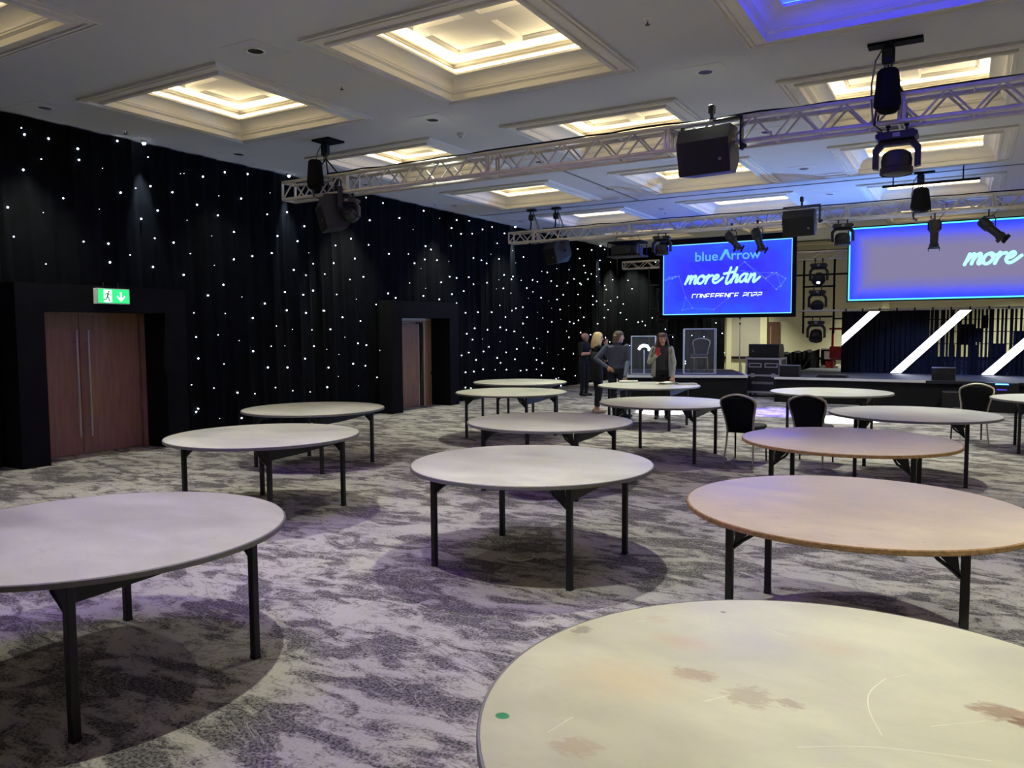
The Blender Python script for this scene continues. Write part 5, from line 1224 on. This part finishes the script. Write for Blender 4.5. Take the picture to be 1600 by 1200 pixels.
# 2: blonde woman seen from behind, one hand at her face
def blonde():
    hc = (0.0, 0.02, 1.575); f = Vector((0.35, 1.0, 0.0)).normalized()
    S = head_segs(hc, f) + [((0, 0, 1.42), (0, 0.01, 1.51), 0.052, 0.048, 0)]
    S += limb((0.09, 0, 0.90), (0.085, 0.04, 0.48), (0.08, 0.0, 0.16), (0.095, 0.062, 0.042), 2, 2) + [((0.08, 0, 0.15), (0.08, 0, 0.06), 0.035, 0.035, 0)] + shoe((0.08, 0, 0), (0.1, 1, 0), 3)
    S += limb((-0.09, 0, 0.90), (-0.085, 0.05, 0.48), (-0.09, 0.02, 0.16), (0.095, 0.062, 0.042), 2, 2) + [((-0.09, 0.02, 0.15), (-0.09, 0.02, 0.06), 0.035, 0.035, 0)] + shoe((-0.09, 0.02, 0), (-0.1, 1, 0), 3)
    S += limb((0.165, 0, 1.39), (0.22, 0.12, 1.16), (0.14, 0.17, 1.42), (0.056, 0.045, 0.030), 1, 1) + limb((-0.165, 0, 1.39), (-0.23, 0.02, 1.12), (-0.02, 0.20, 1.10), (0.056, 0.045, 0.030), 1, 1)
    t = figure('person', 'blonde person in a black cardigan seen from behind, hand raised to the face', (-6.72, 15.02, 0), (0.72, 0.70), S, trunk_pair(0.92, 1.05, 1, 2), [SKIN, black_cloth, navy, pale_shoe], 1.0,
               [((0.14, 0.17, 1.42), (-0.15, -0.1, 1), (0.2, -1, 0), 0.5), ((-0.02, 0.20, 1.10), (1, 0.1, 0.2), (0, 0, 1), 0.3)])
    face_bits(t, hc, f)
    hm = mat('blonde_hair', (205, 182, 138), 0.55, 0, 0.25, 50, 0.5, 120)
    mb = MB(); c, f_, s, z = hair_cap(mb, hc, f, 0.108, -0.03, 0.06)
    for i in range(15):
        a = math.radians(70 + 220 * i / 14)
        p0 = c + f_ * math.cos(a) * 0.09 + s * math.sin(a) * 0.09 + z * 0.05; p1 = c + f_ * math.cos(a) * 0.115 + s * math.sin(a) * 0.115 - z * 0.06; p2 = c + f_ * math.cos(a) * 0.125 + s * math.sin(a) * 0.12 - z * 0.17; p3 = c + f_ * math.cos(a) * 0.10 + s * math.sin(a) * 0.105 - z * (0.23 + 0.02 * math.sin(i * 2.3))
        mb.path([tuple(p0), tuple(p1), tuple(p2), tuple(p3)], [0.022, 0.027, 0.026, 0.010], 7)
    mb.build('hair', hm, t, True)
    # long open cardigan hem
    rows = [[(0.19 * k * math.sin(q) * (1.0), -0.125 * k * math.cos(q) * 1.0, z0) for q in [math.radians(-110 + 220 * i / 16) for i in range(17)]] for z0, k in ((1.30, 0.98), (1.10, 0.98), (0.95, 1.08), (0.78, 1.14), (0.70, 1.16))]
    loft('cardigan', rows, black_cloth, t, False)
blonde()
# 3: man in a blue-grey shirt, back to the camera, hand on the table
def shirt_man():
    hc = (0.03, 0.03, 1.60); f = Vector((0.92, 0.45, 0.05)).normalized()
    S = head_segs(hc, f) + [((0, 0, 1.43), (0.015, 0.02, 1.53), 0.060, 0.054, 0)]
    S += limb((0.10, 0, 0.92), (0.13, 0.05, 0.50), (0.16, -0.02, 0.09), (0.10, 0.072, 0.052), 2, 2) + shoe((0.16, -0.02, 0), (0.9, 0.5, 0), 3)
    S += limb((-0.10, 0, 0.92), (-0.07, 0.04, 0.50), (-0.02, -0.06, 0.09), (0.10, 0.072, 0.052), 2, 2) + shoe((-0.02, -0.06, 0), (0.3, 1, 0), 3)
    HX, HY = PHAND[0], PHAND[1]
    S += limb((0.20, 0, 1.41), (0.235, -0.05, 1.12), (HX, HY, 0.86), (0.066, 0.052, 0.036), 1, 1) + limb((-0.20, 0, 1.41), (-0.40, -0.10, 1.17), (-0.17, -0.15, 1.02), (0.066, 0.052, 0.036), 1, 1)
    t = figure('person', 'person in a blue-grey shirt and jeans seen from behind, leaning one hand on the table', P3LOC, P3FACE, S, trunk_pair(1.10, 1.0, 1, 2), [SKIN, shirt, jeans, shoe_m], 1.0,
               [((HX, HY, 0.85), (0.05, 0.25, -1), (-1, 0.1, 0), 0.55), ((-0.17, -0.15, 1.02), (0.9, 0.0, -0.5), (0, -0.3, -1), 0.4)])
    face_bits(t, hc, f)
    hm = mat('greying_brown_hair', (92, 80, 68), 0.7, 0, 0.25, 60, 0.5, 160)
    mb = MB(); hair_cap(mb, hc, f, 0.106, -0.03, 0.07); mb.build('hair', hm, t, True)
    loft('belt', [[(0.178 * math.cos(q), 0.123 * math.sin(q), z0) for q in [2 * PI * i / 24 for i in range(24)]] for z0 in (0.965, 0.995)], belt, t)
    loft('collar', [[((0.075 - 0.008 * k) * math.cos(q), (0.07 - 0.008 * k) * math.sin(q) + 0.005 * k, 1.455 + 0.03 * k) for q in [2 * PI * i / 18 for i in range(18)]] for k in (0, 1)], shirt, t)
# 4: woman with long brown hair holding a red phone
def phone_woman():
    hc = (0.0, 0.02, 1.56); f = Vector((-0.12, 1.0, -0.05)).normalized()
    S = head_segs(hc, f) + [((0, 0, 1.41), (0, 0.01, 1.50), 0.050, 0.046, 0)]
    for q in (-1, 1): S += limb((0.09 * q, 0, 0.89), (0.09 * q, 0.03, 0.47), (0.10 * q, 0, 0.08), (0.092, 0.062, 0.045), 2, 2) + shoe((0.10 * q, 0, 0), (0.15 * q, 1, 0), 4)
    S += limb((0.165, 0, 1.38), (0.25, 0.03, 1.12), (0.12, 0.24, 1.24), (0.056, 0.045, 0.030), 3, 3) + limb((-0.165, 0, 1.38), (-0.225, 0.10, 1.12), (-0.20, 0.30, 0.86), (0.056, 0.045, 0.030), 3, 3)
    t = figure('person', 'person with long brown hair and a pale jacket facing the camera, holding a red phone', P4LOC, P4FACE, S, trunk_pair(0.90, 1.02, 1, 2), [SKIN, charcoal, black_cloth, jacket_m, shoe_m], 1.0,
               [((0.12, 0.24, 1.24), (-0.35, 0.25, 1), (-1, 0.2, 0), 0.7), ((-0.20, 0.30, 0.86), (0.0, 0.45, -1), (1, 0, 0), 0.4)])
    face_bits(t, hc, f)
    hm = mat('brown_hair', (74, 46, 36), 0.5, 0, 0.35, 50, 0.5, 120)
    mb = MB(); c, f_, s, z = hair_cap(mb, hc, f, 0.104, -0.02, 0.06)
    for i in range(17):
        a = math.radians(62 + 236 * i / 16); L = 0.36 + 0.03 * math.sin(i * 1.7)
        P = [c + f_ * math.cos(a) * r + s * math.sin(a) * r - z * d for r, d in ((0.085, -0.05), (0.105, 0.06), (0.125, 0.17), (0.15, 0.27), (0.145, L))]
        mb.path([tuple(p) for p in P], [0.020, 0.025, 0.027, 0.024, 0.008], 7)
    mb.build('hair', hm, t, True)
    rows = [[(0.185 * k * math.sin(q), -0.125 * k * math.cos(q), z0) for q in [math.radians(-142 + 284 * i / 20) for i in range(21)]] for z0, k in ((1.44, 0.62), (1.40, 0.98), (1.28, 1.06), (1.10, 1.05), (0.95, 1.12), (0.84, 1.14))]
    loft('jacket', rows, jacket_m, t, False)
    return t
cam = Vector((0, 0, 0))
P3LOC = (-6.02, 14.42, 0); P3FACE = Vector((-0.25, 0.97))
def to_local(loc, face, w):
    th = math.atan2(-face[0], face[1]); d = Vector((w[0] - loc[0], w[1] - loc[1])); c, s = math.cos(th), math.sin(th)
    return (c * d.x + s * d.y, -s * d.x + c * d.y)
PHAND = to_local(P3LOC, P3FACE, (-5.66, 13.98))
P4LOC = (-5.12, 14.55, 0); P4FACE = Vector((0.36, -0.93))
shirt_man()
p4 = phone_woman()
th = math.atan2(-P4FACE[0], P4FACE[1]); c, s = math.cos(th), math.sin(th)
hx, hy, hz = 0.085, 0.292, 1.33
ph = thing('mobile_phone', 'red mobile phone in the raised hand of the long-haired person', 'phone', (P4LOC[0] + c * hx - s * hy, P4LOC[1] + s * hx + c * hy, hz), th)
MB().cbox((0, 0, 0), (0.038, 0.006, 0.075), bev=0.004).build('phone_case', mat('red_phone', (190, 40, 52), 0.4), ph); MB().box(-0.034, 0.034, -0.008, -0.006, -0.068, 0.068).build('phone_screen', MT['matte_black'], ph)

# ------------------------------------------------------------------ beams of the stage fixtures, with blue spots added
def find(label_start):
    return [o for o in bpy.data.objects if str(o.get('label', '')).startswith(label_start)][0]
def beam(owner, target, watts, deg, col, blend=0.3, dz=-0.75, soft=0.04):
    o = find(owner); loc = Vector(o.location) + Vector((0, 0, dz))
    l = spot_light('beam', None, loc, target, watts, deg, blend, col, soft)
    l['kind'] = 'helper'
    return l
beam('moving head light at the left edge of the big', (-2.06, 16.0, 0), 3200, 25, (0.9, 0.95, 1.0), 0.3, -0.55)
beam('moving head light at the top left corner', (-5.55, 15.85, 0), 2800, 22, (0.9, 0.97, 1.0), 0.3, -0.55)
beam('black profile spot hanging in front of the left screen, right', (-3.5, 16.8, 0), 2200, 36, (0.25, 0.2, 1.0), 0.5, -0.6)
beam('black profile spot hanging straight down', (-1.2, 21.7, 0.6), 1300, 27, (0.2, 0.3, 1.0), 0.6, -0.74)  # blue spot added in place of screen light on the stage deck
beam('black profile spot tilted to the right', (0.9, 21.7, 0.6), 1300, 27, (0.2, 0.3, 1.0), 0.6, -0.74)  # second added spot for the same blue on the deck
beam('black box before the stage with a blue', (-4.6, 16.4, 4.62), 1700, 98, (0.16, 0.38, 1.0), 1.0, 0.66)  # blue uplight added at the subwoofer to tint the ceiling
